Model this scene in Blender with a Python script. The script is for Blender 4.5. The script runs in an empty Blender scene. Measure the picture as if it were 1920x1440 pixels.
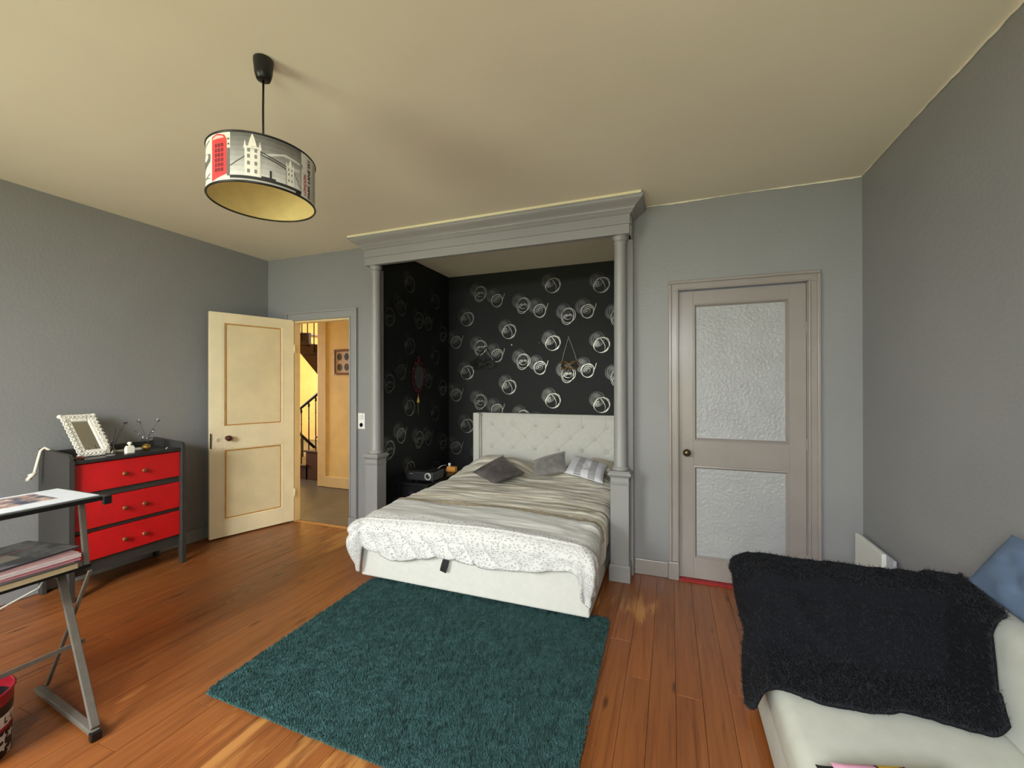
import bpy, bmesh, math, random
import numpy as np
from mathutils import Vector, Matrix, noise as mnoise
random.seed(7)
np.random.seed(7)
S = bpy.context.scene
C = S.collection

# ------------------------------------------------------------------ camera
FPX = 789.4
YAW, PITCH, ROLL = math.radians(20.65), math.radians(0.1156), math.radians(-0.075)
cam_d = bpy.data.cameras.new('camera')
cam = bpy.data.objects.new('camera', cam_d)
C.objects.link(cam)
_F = Vector((-math.sin(YAW) * math.cos(PITCH), math.cos(YAW) * math.cos(PITCH), math.sin(PITCH)))
_R = Vector((math.cos(YAW), math.sin(YAW), 0))
_U = _R.cross(_F)
_R2 = _R * math.cos(ROLL) + _U * math.sin(ROLL)
_U2 = -_R * math.sin(ROLL) + _U * math.cos(ROLL)
m = Matrix((_R2, _U2, -_F)).transposed().to_4x4()
m.translation = Vector((0, 0, 1.45))
cam.matrix_world = m
cam_d.sensor_fit = 'HORIZONTAL'
cam_d.sensor_width = 36.0
cam_d.lens = FPX / 1920 * 36.0
cam_d.clip_start = 0.02
S.camera = cam

# ------------------------------------------------------------------ world, window light, exposure
S.view_settings.view_transform = 'Standard'
S.view_settings.look = 'None'
S.view_settings.gamma = 1.0
S.view_settings.exposure = 0.22
w = bpy.data.worlds.new('world')
S.world = w
w.use_nodes = True
w.node_tree.nodes['Background'].inputs[0].default_value = (0.80, 0.88, 1.0, 1)
w.node_tree.nodes['Background'].inputs[1].default_value = 1.0
WIN = [(-3.25, -2.05), (-0.90, 0.30)]          # the two windows in the front wall, x ranges
WZ0, WZ1 = 0.55, 2.45
YF = -0.95                                     # inner face of the front wall


def area(name, loc, aim, sx, sy, power, col, spread=180):
    d = bpy.data.lights.new(name, 'AREA')
    d.shape = 'RECTANGLE'
    d.size, d.size_y = sx, sy
    d.energy = power
    d.color = col
    d.spread = math.radians(spread)
    o = bpy.data.objects.new(name, d)
    C.objects.link(o)
    o.location = loc
    o.rotation_euler = (Vector(aim) - Vector(loc)).to_track_quat('-Z', 'Y').to_euler()
    return o


# overcast sky above the tree line and the green garden below it, both seen through the two windows
for i, (a, b) in enumerate(WIN):
    cx = (a + b) / 2
    area('sky_daylight', (cx, YF - 1.75, 3.45), (cx, 0, 3.45), 3.2, 2.7, (1250, 860)[i], (0.95, 0.98, 1.0))
    area('garden_daylight', (cx, YF - 1.75, 0.45), (cx, 0, 0.45), 3.2, 2.6, (290, 180)[i], (0.95, 0.97, 0.64))
area('stair_window_daylight', (-6.3, 7.7, 1.7), (-9.2, 8.4, 1.6), 1.0, 2.2, 190, (1.0, 0.92, 0.78))
area('hall_fill_light', (-9.0, 4.05, 1.6), (-4.5, 4.2, 0.8), 0.7, 1.4, 30, (1.0, 0.94, 0.84), 60)  # added fill lamp brightening corridor floor and wall, no window behind it

# ------------------------------------------------------------------ helpers


def lin(c):
    return tuple((x / 255 / 12.92) if x <= 10 else (((x / 255) + 0.055) / 1.055) ** 2.4 for x in c)


def newmat(name):
    mt = bpy.data.materials.new(name)
    mt.use_nodes = True
    nt = mt.node_tree
    return mt, nt, nt.nodes['Principled BSDF']


def nd(nt, typ, **kw):
    n = nt.nodes.new(typ)
    for k, v in kw.items():
        if k == 'inputs':
            for kk, vv in v.items():
                n.inputs[kk].default_value = vv
        else:
            setattr(n, k, v)
    return n


def coords(nt, kind='Object', scale=(1, 1, 1)):
    tc = nd(nt, 'ShaderNodeTexCoord')
    mp = nd(nt, 'ShaderNodeMapping')
    mp.inputs['Scale'].default_value = scale
    if kind == 'World':
        g = nd(nt, 'ShaderNodeNewGeometry')
        nt.links.new(g.outputs['Position'], mp.inputs[0])
    else:
        nt.links.new(tc.outputs[kind], mp.inputs[0])
    return mp.outputs[0]


def ramp(nt, fac, stops):
    r = nd(nt, 'ShaderNodeValToRGB')
    e = r.color_ramp.elements
    while len(e) < len(stops):
        e.new(0.5)
    for k, (p, c) in enumerate(stops):
        e[k].position = p
        e[k].color = (*c, 1) if len(c) == 3 else c
    nt.links.new(fac, r.inputs[0])
    return r.outputs[0]


def mix(nt, fac, a, b, blend='MIX'):
    mx = nd(nt, 'ShaderNodeMix', data_type='RGBA', blend_type=blend)
    for sock, v in ((mx.inputs[0], fac), (mx.inputs[6], a), (mx.inputs[7], b)):
        if isinstance(v, (int, float)):
            sock.default_value = v
        elif isinstance(v, tuple):
            sock.default_value = (*v, 1)
        else:
            nt.links.new(v, sock)
    return mx.outputs[2]


def math_n(nt, op, a, b=0.0, c=None):
    n = nd(nt, 'ShaderNodeMath', operation=op)
    for i, v in enumerate((a, b, c)):
        if v is None:
            continue
        if isinstance(v, (int, float)):
            n.inputs[i].default_value = v
        else:
            nt.links.new(v, n.inputs[i])
    return n.outputs[0]


def add_bump(nt, bs, height, strength, dist=0.01):
    b = nd(nt, 'ShaderNodeBump')
    b.inputs['Strength'].default_value = strength
    b.inputs['Distance'].default_value = dist
    nt.links.new(height, b.inputs['Height'])
    nt.links.new(b.outputs[0], bs.inputs['Normal'])


def noise_n(nt, vec, scale, detail=3, rough=0.55, dist=0.0):
    n = nd(nt, 'ShaderNodeTexNoise')
    n.inputs['Scale'].default_value = scale
    n.inputs['Detail'].default_value = detail
    n.inputs['Roughness'].default_value = rough
    n.inputs['Distortion'].default_value = dist
    nt.links.new(vec, n.inputs['Vector'])
    return n.outputs[0]


MATS = {}


def M(name, col, rough=0.5, metal=0.0, var=0.0, vscale=6, bump=0.0, bscale=60, bdist=0.004, spec=0.5, kind='World', stretch=(1, 1, 1),
      alpha=None, sheen=0, rvar=0):
    """plain procedural material: colour with noise variation and a fine relief"""
    if name in MATS:
        return MATS[name]
    mt, nt, bs = newmat(name)
    c = lin(col)
    bs.inputs['Roughness'].default_value = rough
    bs.inputs['Metallic'].default_value = metal
    bs.inputs['Specular IOR Level'].default_value = spec
    if sheen:
        bs.inputs['Sheen Weight'].default_value = sheen
    v = coords(nt, kind, stretch)
    n = noise_n(nt, v, vscale, 4)
    lo = tuple(x * (1 - var) for x in c)
    hi = tuple(min(1, x * (1 + var)) for x in c)
    nt.links.new(ramp(nt, n, [(0.3, lo), (0.7, hi)]), bs.inputs['Base Color'])
    if rvar:
        r = nd(nt, 'ShaderNodeMapRange', inputs={1: 0.3, 2: 0.7, 3: max(0, rough - rvar), 4: rough + rvar})
        nt.links.new(n, r.inputs[0])
        nt.links.new(r.outputs[0], bs.inputs['Roughness'])
    if bump:
        add_bump(nt, bs, noise_n(nt, v, bscale, 3), bump, bdist)
    MATS[name] = mt
    return mt


class MB:
    """collects shapes, build() links them as ONE mesh object"""

    def __init__(s):
        s.v, s.f, s.uv = [], [], None

    def add(s, vs, fs):
        o = len(s.v)
        s.v += [tuple(p) for p in vs]
        s.f += [tuple(i + o for i in f) for f in fs]
        return s

    def box(s, x0, x1, y0, y1, z0, z1):
        return s.frus((x0, x1, y0, y1), (x0, x1, y0, y1), z0, z1)

    def frus(s, r0, r1, z0, z1):
        a, b = r0, r1
        vs = [(a[0], a[2], z0), (a[1], a[2], z0), (a[1], a[3], z0), (a[0], a[3], z0),
              (b[0], b[2], z1), (b[1], b[2], z1), (b[1], b[3], z1), (b[0], b[3], z1)]
        return s.add(vs, [(3, 2, 1, 0), (4, 5, 6, 7), (0, 1, 5, 4), (1, 2, 6, 5), (2, 3, 7, 6), (3, 0, 4, 7)])

    def bar(s, p, q, wid, thk, up=(0, 0, 1)):
        p, q = Vector(p), Vector(q)
        d = (q - p).normalized()
        u = Vector(up)
        if abs(d.dot(u)) > 0.97:
            u = Vector((1, 0, 0)) if abs(d.x) < 0.9 else Vector((0, 1, 0))
        sx = d.cross(u).normalized()
        sy = sx.cross(d).normalized()
        vs = []
        for e in (p, q):
            for a, b in ((-1, -1), (1, -1), (1, 1), (-1, 1)):
                vs.append(e + sx * a * wid / 2 + sy * b * thk / 2)
        return s.add(vs, [(3, 2, 1, 0), (4, 5, 6, 7), (0, 1, 5, 4), (1, 2, 6, 5), (2, 3, 7, 6), (3, 0, 4, 7)])

    def tube(s, pts, r, n=8, cap=True):
        pts = [Vector(p) for p in pts]
        rs = r if isinstance(r, (list, tuple)) else [r] * len(pts)
        o = len(s.v)
        prev = None
        for i, p in enumerate(pts):
            d = (pts[min(i + 1, len(pts) - 1)] - pts[max(i - 1, 0)])
            d = d.normalized() if d.length > 1e-9 else Vector((0, 0, 1))
            if prev is None:
                u = Vector((0, 0, 1)) if abs(d.z) < 0.9 else Vector((1, 0, 0))
                a = d.cross(u).normalized()
            else:
                a = (prev - d * prev.dot(d)).normalized()
            prev = a
            b = d.cross(a)
            for k in range(n):
                t = 2 * math.pi * k / n
                s.v.append(tuple(p + (a * math.cos(t) + b * math.sin(t)) * rs[i]))
        for i in range(len(pts) - 1):
            for k in range(n):
                s.f.append((o + i * n + k, o + i * n + (k + 1) % n, o + (i + 1) * n + (k + 1) % n, o + (i + 1) * n + k))
        if cap:
            s.f.append(tuple(o + k for k in reversed(range(n))))
            s.f.append(tuple(o + (len(pts) - 1) * n + k for k in range(n)))
        return s

    def lathe(s, prof, c=(0, 0, 0), n=24, axis='z', sx=1.0, sy=1.0):
        """prof: (radius, height) pairs bottom to top"""
        o = len(s.v)
        for r, h in prof:
            for k in range(n):
                t = 2 * math.pi * k / n
                a, b = r * math.cos(t) * sx, r * math.sin(t) * sy
                if axis == 'z':
                    p = (c[0] + a, c[1] + b, c[2] + h)
                elif axis == 'y':
                    p = (c[0] + a, c[1] + h, c[2] - b)
                else:
                    p = (c[0] + h, c[1] + a, c[2] + b)
                s.v.append(p)
        for i in range(len(prof) - 1):
            for k in range(n):
                s.f.append((o + i * n + k, o + i * n + (k + 1) % n, o + (i + 1) * n + (k + 1) % n, o + (i + 1) * n + k))
        s.f.append(tuple(o + k for k in reversed(range(n))))
        s.f.append(tuple(o + (len(prof) - 1) * n + k for k in range(n)))
        return s

    def ball(s, c, r, n=10, sz=1.0):
        k = 7
        pr = [(max(1e-4, r * math.sin(math.pi * i / k)), -r * sz * math.cos(math.pi * i / k)) for i in range(k + 1)]
        return s.lathe(pr, c, n)

    def poly(s, pts, nrm, thk):
        """flat polygon given by 3-D points, extruded by thk along nrm"""
        nrm = Vector(nrm).normalized() * thk
        a = [Vector(p) for p in pts]
        n = len(a)
        vs = a + [p + nrm for p in a]
        fs = [tuple(reversed(range(n))), tuple(range(n, 2 * n))]
        fs += [(i, (i + 1) % n, n + (i + 1) % n, n + i) for i in range(n)]
        return s.add(vs, fs)

    def grid(s, fn, nu, nv, uv=None):
        o = len(s.v)
        for j in range(nv + 1):
            for i in range(nu + 1):
                s.v.append(tuple(fn(i / nu, j / nv)))
        for j in range(nv):
            for i in range(nu):
                a = o + j * (nu + 1) + i
                s.f.append((a, a + 1, a + nu + 2, a + nu + 1))
        if uv:
            s.uv = (s.uv or []) + [uv(i / nu, j / nv) for j in range(nv + 1) for i in range(nu + 1)]
        return s

    def build(s, name, mat, parent=None, bevel=0, smooth=False, recalc=True, solid=0, subsurf=0, **tags):
        me = bpy.data.meshes.new(name)
        me.from_pydata(s.v, [], s.f)
        if recalc:
            bm = bmesh.new()
            bm.from_mesh(me)
            bmesh.ops.recalc_face_normals(bm, faces=bm.faces)
            bm.to_mesh(me)
            bm.free()
        if s.uv:
            l = me.uv_layers.new(name='UVMap')
            idx = np.zeros(len(me.loops), np.int32)
            me.loops.foreach_get('vertex_index', idx)
            l.data.foreach_set('uv', np.array(s.uv, np.float32)[idx].ravel())
        o = bpy.data.objects.new(name, me)
        C.objects.link(o)
        for mm in (mat if isinstance(mat, (list, tuple)) else [mat]):
            me.materials.append(mm)
        if smooth:
            me.shade_smooth()
        if solid:
            md = o.modifiers.new('thickness', 'SOLIDIFY')
            md.thickness = solid
            md.offset = -1
        if bevel:
            md = o.modifiers.new('edges', 'BEVEL')
            md.width = bevel
            md.segments = 2
            md.limit_method = 'ANGLE'
            md.harden_normals = False
        if subsurf:
            md = o.modifiers.new('sub', 'SUBSURF')
            md.levels = md.render_levels = subsurf
        if parent:
            o.parent = parent
            o.matrix_parent_inverse = parent.matrix_world.inverted() if parent.type != 'EMPTY' else Matrix.Translation(-Vector(parent.location))
        tag(o, **tags)
        return o


def tag(o, label=None, cat=None, group=None, kind=None):
    if label:
        o['label'] = label
    if cat:
        o['category'] = cat
    if group:
        o['group'] = group
    if kind:
        o['kind'] = kind
    return o


def thing(name, loc, label, cat, group=None, kind=None):
    o = bpy.data.objects.new(name, None)
    C.objects.link(o)
    o.location = loc
    o.empty_display_size = 0.05
    return tag(o, label, cat, group, kind)


def fbm(x, y, z=0.0, o=3):
    return mnoise.fractal(Vector((x, y, z)), 1.0, 2.0, o)


def sstep(a, b, x):
    t = min(1, max(0, (x - a) / (b - a)))
    return t * t * (3 - 2 * t)


def interp(tab, x):
    return float(np.interp(x, [t[0] for t in tab], [t[1] for t in tab]))


# ------------------------------------------------------------------ shared materials
GREY = (140, 141, 142)
m_wall = M('grey_satin_wall_paint', GREY, 0.48, var=0.05, vscale=1.3, bump=0.35, bscale=55, bdist=0.006)
m_trim = M('grey_gloss_trim_paint', (147, 147, 147), 0.40, var=0.03, vscale=3, bump=0.12, bscale=90, bdist=0.003)
m_taupe = M('taupe_gloss_door_paint', (150, 143, 139), 0.26, var=0.05, vscale=5, bump=0.15, bscale=70, bdist=0.003)
m_panel = M('silver_grey_roughcast_panel', (166, 168, 170), 0.26, var=0.05, vscale=7, bump=0.9, bscale=48, bdist=0.008)
m_ceil = M('cream_ceiling_plaster', (232, 224, 206), 0.75, var=0.03, vscale=1.1, bump=0.22, bscale=9, bdist=0.006)
m_strip = M('cream_plaster_moulding', (232, 224, 190), 0.5, var=0.03)
m_black_wall = M('black_wallpaper', (24, 26, 27), 0.6, var=0.12, vscale=40, bump=0.1, bscale=300, bdist=0.001, spec=0.3)
m_silver = M('silver_wallpaper_ink', (176, 176, 170), 0.40, metal=0.95, var=0.05)
m_ghost = M('dull_grey_wallpaper_ink', (82, 83, 82), 0.40, metal=0.85, var=0.1, vscale=50)
m_yellow = M('ochre_yellow_hall_paint', (234, 204, 136), 0.6, var=0.10, vscale=3.2, bump=0.1, bscale=20)
m_cream = M('cream_hall_paint', (224, 200, 150), 0.5, var=0.06)
m_darkwood = M('dark_stair_wood', (66, 30, 20), 0.38, var=0.25, vscale=12, stretch=(1, 6, 6))
m_iron = M('black_iron', (28, 24, 22), 0.45, var=0.1)


def floor_mat():
    mt, nt, bs = newmat('varnished_pine_boards')
    oi = nd(nt, 'ShaderNodeObjectInfo')
    g = nd(nt, 'ShaderNodeNewGeometry')
    off = nd(nt, 'ShaderNodeVectorMath', operation='MULTIPLY_ADD')
    nt.links.new(oi.outputs['Random'], off.inputs[0])
    off.inputs[1].default_value = (13, 57, 3)
    nt.links.new(g.outputs['Position'], off.inputs[2])

    def mapped(sc):
        mp = nd(nt, 'ShaderNodeMapping')
        mp.inputs['Scale'].default_value = sc
        nt.links.new(off.outputs[0], mp.inputs[0])
        return mp.outputs[0]
    grain = noise_n(nt, mapped((38, 1.6, 1)), 1.0, 6, 0.6, 0.6)
    fine = noise_n(nt, mapped((160, 6, 1)), 1.0, 3, 0.6)
    base = ramp(nt, grain, [(0.25, lin((104, 58, 28))), (0.45, lin((144, 85, 42))), (0.62, lin((158, 97, 50))), (0.8, lin((126, 75, 37)))])
    # each board its own tone
    tone = ramp(nt, oi.outputs['Random'], [(0.0, (0.86, 0.84, 0.82)), (0.35, (1, 1, 1)), (0.7, (1.06, 1.02, 0.96)), (1.0, (0.92, 0.94, 0.95))])
    col = mix(nt, 1.0, base, tone, 'MULTIPLY')
    col = mix(nt, math_n(nt, 'MULTIPLY', fine, 0.45), col, lin((92, 46, 20)))
    # knots
    vo = nd(nt, 'ShaderNodeTexVoronoi')
    vo.inputs['Scale'].default_value = 1.0
    nt.links.new(mapped((9.0, 2.4, 1)), vo.inputs['Vector'])
    kn = nd(nt, 'ShaderNodeMapRange', inputs={1: 0.06, 2: 0.15, 3: 0.8, 4: 0.0})
    nt.links.new(vo.outputs['Distance'], kn.inputs[0])
    col = mix(nt, kn.outputs[0], col, lin((62, 30, 14)))
    # bare yellow wear where people walk by the window and round the bed
    wv = coords(nt, 'World', (9, 1.3, 1))
    wear = noise_n(nt, wv, 1.0, 5, 0.65, 0.4)
    sep = nd(nt, 'ShaderNodeSeparateXYZ')
    nt.links.new(g.outputs['Position'], sep.inputs[0])

    def spot(x, y, r):
        d = nd(nt, 'ShaderNodeVectorMath', operation='DISTANCE')
        nt.links.new(g.outputs['Position'], d.inputs[0])
        d.inputs[1].default_value = (x, y, 0)
        mr = nd(nt, 'ShaderNodeMapRange', inputs={1: 0.05, 2: r, 3: 0.24, 4: 0.0})
        nt.links.new(d.outputs['Value'], mr.inputs[0])
        return mr.outputs[0]
    tot = math_n(nt, 'ADD', wear, math_n(nt, 'ADD', spot(-1.35, 1.05, 0.75), math_n(nt, 'ADD', spot(-0.27, 2.88, 0.32), spot(-2.9, 3.25, 0.6))))
    wm = nd(nt, 'ShaderNodeMapRange', inputs={1: 0.66, 2: 0.76, 3: 0.0, 4: 0.75})
    nt.links.new(tot, wm.inputs[0])
    col = mix(nt, wm.outputs[0], col, lin((190, 134, 74)))
    # dark foot-worn streaks
    dk = noise_n(nt, coords(nt, 'World', (3.2, 0.8, 1)), 1.0, 4, 0.6)
    dm = nd(nt, 'ShaderNodeMapRange', inputs={1: 0.54, 2: 0.72, 3: 0.0, 4: 0.45})
    nt.links.new(dk, dm.inputs[0])
    col = mix(nt, dm.outputs[0], col, lin((88, 52, 28)))
    nt.links.new(col, bs.inputs['Base Color'])
    rr = nd(nt, 'ShaderNodeMapRange', inputs={1: 0.3, 2: 0.75, 3: 0.24, 4: 0.46})
    nt.links.new(dk, rr.inputs[0])
    nt.links.new(rr.outputs[0], bs.inputs['Roughness'])
    add_bump(nt, bs, grain, 0.10, 0.003)
    return mt


m_floor = floor_mat()

# ------------------------------------------------------------------ room shell
XL, XR, YB, ZC = -4.14, 1.175, 3.385, 2.815
AX0, AX1, AYB = -2.635, -0.30, 4.72           # alcove
DX0, DX1, DH = -3.765, -3.005, 2.13           # doorway to the hall
EX0, EX1, EH = 0.055, 0.872, 2.15             # closed door
WT = 0.07

fl = MB().box(XL, XR, YF, YB, -0.10, -0.022).box(AX0, AX1, YB, AYB, -0.10, -0.022).box(DX0, DX1, YB, YB + WT, -0.10, -0.022).build(
    'floor', m_darkwood, kind='structure', label='old varnished orange pine board floor', cat='floor')
pw = (XR - XL) / 46
for i in range(46):
    x0 = XL + i * pw
    xm = x0 + pw / 2
    yend = AYB if AX0 < xm < AX1 else YB
    y = YF
    cuts = [YF] + sorted(random.uniform(YF + 0.8, yend - 0.8) for _ in range(random.choice((1, 1, 2)))) + [yend]
    for a, b in zip(cuts, cuts[1:]):
        if b - a < 0.05:
            continue
        MB().box(x0 + 0.0006, x0 + pw - 0.0006, a + 0.0008, b - 0.0008, -0.022, random.uniform(-0.0012, 0)).build('plank', m_floor, fl, bevel=0.0012)
# plank strip of the sill in the doorway
MB().box(DX0, DX1, YB + 0.0, YB + 0.045, -0.022, 0.004).build('door_sill', M('pale_worn_oak_sill', (186, 134, 74), 0.5, var=0.15, vscale=30), fl, bevel=0.003)

MB().box(XL - 0.1, XR + 0.1, YF - 0.2, YB + WT, ZC, ZC + 0.12).box(AX0 - 0.1, AX1 + 0.1, YB + WT, AYB + 0.1, ZC, ZC + 0.12).build(
    'ceiling', m_ceil, kind='structure', label='cream uneven plaster ceiling', cat='ceiling')
MB().box(XL - 0.15, XL, YF - 0.2, YB + WT, -0.02, ZC).build('wall_left', m_wall, kind='structure', label='grey painted wall behind the red chest of drawers', cat='wall')
MB().box(XR, XR + 0.15, YF - 0.2, YB + WT, -0.02, ZC).build('wall_right', m_wall, kind='structure', label='grey painted wall behind the sofa', cat='wall')
wb = MB()
wb.box(XL, DX0, YB, YB + WT, 0, ZC).box(DX0, DX1, YB, YB + WT, DH, ZC).box(DX1, AX0 - .03, YB, YB + WT, 0, ZC)
wb.box(AX1 + .03, EX0, YB, YB + WT, 0, ZC).box(EX0, EX1, YB, YB + WT, EH, ZC).box(EX1, XR, YB, YB + WT, 0, ZC)
wb.build('wall_back', m_wall, kind='structure', label='grey painted wall with the two doors and the bed alcove', cat='wall')
wf = MB()
xs = [XL] + [v for p in WIN for v in p] + [XR]
for i in range(0, len(xs), 2):
    wf.box(xs[i], xs[i + 1], YF - 0.2, YF, 0, ZC)
for a, b in WIN:
    wf.box(a, b, YF - 0.2, YF, 0, WZ0).box(a, b, YF - 0.2, YF, WZ1, ZC)
wf.build('wall_front', m_wall, kind='structure', label='grey painted window wall facing the bed', cat='wall')

def rough_edge(mb, put, a0, a1):
    n = int((a1 - a0) / .03)
    o = len(mb.v)
    for i in range(n + 1):
        a = a0 + (a1 - a0) * i / n
        hgt = .008 + .008 * max(-.6, fbm(a * 3.1, .3)) + .005 * fbm(a * 17, 1.7)
        mb.v += [put(a, ZC - .0005), put(a, ZC - max(.002, hgt))]
    mb.f += [(o + 2 * i, o + 2 * i + 1, o + 2 * i + 3, o + 2 * i + 2) for i in range(n)]


re_ = MB()
rough_edge(re_, lambda a, z: (XR - .0025, a, z), YF, YB - .003)
rough_edge(re_, lambda a, z: (a, YB - .0025, z), -.17, XR - .003)
re_.build('trim_4', m_ceil, kind='structure', label='ragged cream paint edge where the ceiling meets the grey walls', cat='trim', solid=0.002)

# windows
mg, ntg, bsg = newmat('window_glass')
ntg.nodes.remove(bsg)
tr, gl, mxs = nd(ntg, 'ShaderNodeBsdfTransparent'), nd(ntg, 'ShaderNodeBsdfGlossy'), nd(ntg, 'ShaderNodeMixShader')
gl.inputs['Roughness'].default_value = 0.02
mxs.inputs[0].default_value = 0.06
ntg.links.new(tr.outputs[0], mxs.inputs[1])
ntg.links.new(gl.outputs[0], mxs.inputs[2])
ntg.links.new(mxs.outputs[0], ntg.nodes['Material Output'].inputs[0])
m_white = M('white_window_paint', (232, 232, 226), 0.4, var=0.02)
for i, (a, b) in enumerate(WIN):
    o = thing('window_%d' % (i + 1), ((a + b) / 2, YF - 0.1, WZ0), ['white two-leaf casement window opposite the hall door', 'white two-leaf casement window opposite the closed grey door'][i], 'window', kind='structure')
    y0, y1 = YF - 0.13, YF - 0.08
    MB().box(a, a + .05, y0, y1, WZ0, WZ1).box(b - .05, b, y0, y1, WZ0, WZ1).box(a + .05, b - .05, y0, y1, WZ0, WZ0 + .05).box(
        a + .05, b - .05, y0, y1, WZ1 - .05, WZ1).build('window_frame', m_white, o, bevel=0.004)
    cx = (a + b) / 2
    MB().box(cx - .035, cx + .035, y0, y1 + .01, WZ0 + .05, WZ1 - .05).build('mullion', m_white, o, bevel=0.004)
    for xa, xb in ((a + .05, cx - .035), (cx + .035, b - .05)):
        for k in range(3):
            h = (WZ1 - WZ0 - .1) / 3
            za = WZ0 + .05 + k * h
            MB().box(xa, xb, y0 + .02, y0 + .024, za, za + h - (.025 if k < 2 else 0)).build('pane', mg, o)
            if k < 2:
                MB().box(xa, xb, y0 + .005, y1 - .005, za + h - .025, za + h).build('glazing_bar', m_white, o)
MB().box(-30, 25, -40, YF - 0.35, -3.2, -3.0).build('lawn', M('garden_grass', (96, 120, 52), 0.9, var=0.3, vscale=2), kind='structure', label='green garden lawn outside the windows', cat='lawn')

# baseboards
MB().box(AX1 + .04, EX0 - 0.075, YB - 0.018, YB, 0, 0.115).build('baseboard_back', m_taupe, bevel=0.004, kind='structure', label='low grey skirting board beside the closed door', cat='baseboard')
MB().box(EX1 + 0.08, XR, YB - 0.018, YB, 0, 0.115).build('baseboard_corner', m_taupe, bevel=0.004, kind='structure', label='low grey skirting board in the corner behind the sofa', cat='baseboard')
MB().box(XR - 0.018, XR, YF, YB - .02, 0, 0.115).build('baseboard_right', m_taupe, bevel=0.004, kind='structure', label='low grey skirting board behind the sofa', cat='baseboard')
MB().box(XL, XL + 0.018, YF, YB - .02, 0, 0.115).build('baseboard_left', m_wall, bevel=0.004, kind='structure', label='low grey skirting board behind the chest of drawers', cat='baseboard')


# ------------------------------------------------------------------ door casings
def casing(name, x0, x1, h, wd, mat, label):
    """moulded door surround: two legs and a head in two steps, on plinths"""
    o = thing(name, ((x0 + x1) / 2, YB, 0), label, 'door frame', kind='structure')
    for a, b in ((x0 - wd, x0), (x1, x1 + wd)):
        MB().box(a, b, YB - 0.018, YB, 0.13, h).build('jamb_board', mat, o, bevel=0.003)
        e = a if a < x0 else b - 0.022
        MB().box(e, e + 0.022, YB - 0.034, YB - 0.018, 0.13, h + (wd - 0.022)).build('outer_bead', mat, o, bevel=0.006)
        e = b - .012 if a < x0 else a
        MB().box(e, e + .012, YB - 0.028, YB - 0.018, 0.13, h + .012).build('inner_bead', mat, o, bevel=0.004)
        MB().box(a - .004, b + .004 if b > x1 else b, YB - 0.036, YB, 0, 0.13).build('plinth', mat, o, bevel=0.004)
    MB().box(x0 - wd, x1 + wd, YB - 0.018, YB, h, h + wd).build('head_board', mat, o, bevel=0.003)
    MB().box(x0 - wd, x1 + wd, YB - 0.034, YB - 0.018, h + wd - 0.022, h + wd).build('outer_bead', mat, o, bevel=0.006)
    MB().box(x0, x1, YB - 0.028, YB - 0.018, h, h + .012).build('inner_bead', mat, o, bevel=0.004)
    return o


c1 = casing('trim_1', DX0, DX1, DH, 0.092, m_trim, 'flat grey door surround round the open cream door')
# lining of the doorway through the wall
MB().box(DX1 - 0.015, DX1, YB, YB + WT, 0, DH).build('lining', m_trim, c1)
MB().box(DX0, DX0 + 0.012, YB, YB + WT, 0, DH).build('lining', m_cream, c1)
MB().box(DX0, DX1, YB, YB + WT, DH - 0.018, DH).build('lining', m_cream, c1)
MB().box(DX1 - 0.018, DX1 - .0145, YB - 0.004, YB + 0.02, 0.86, 0.95).build('strike_plate', m_iron, c1)
c2 = casing('trim_2', EX0, EX1, EH, 0.070, m_taupe, 'glossy taupe moulded frame round the closed grey door')
MB().box(EX0, EX1, YB + 0.01, YB + WT, -0.02, 0.0).build('threshold_base', m_darkwood, c2)
MB().box(EX0 + .005, EX1 - .005, YB - 0.03, YB + 0.05, 0.0, 0.012).build('threshold_strip', M('red_threshold_paint', (158, 28, 34), 0.5, var=0.1), c2, label='red painted strip under the door')


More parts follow.
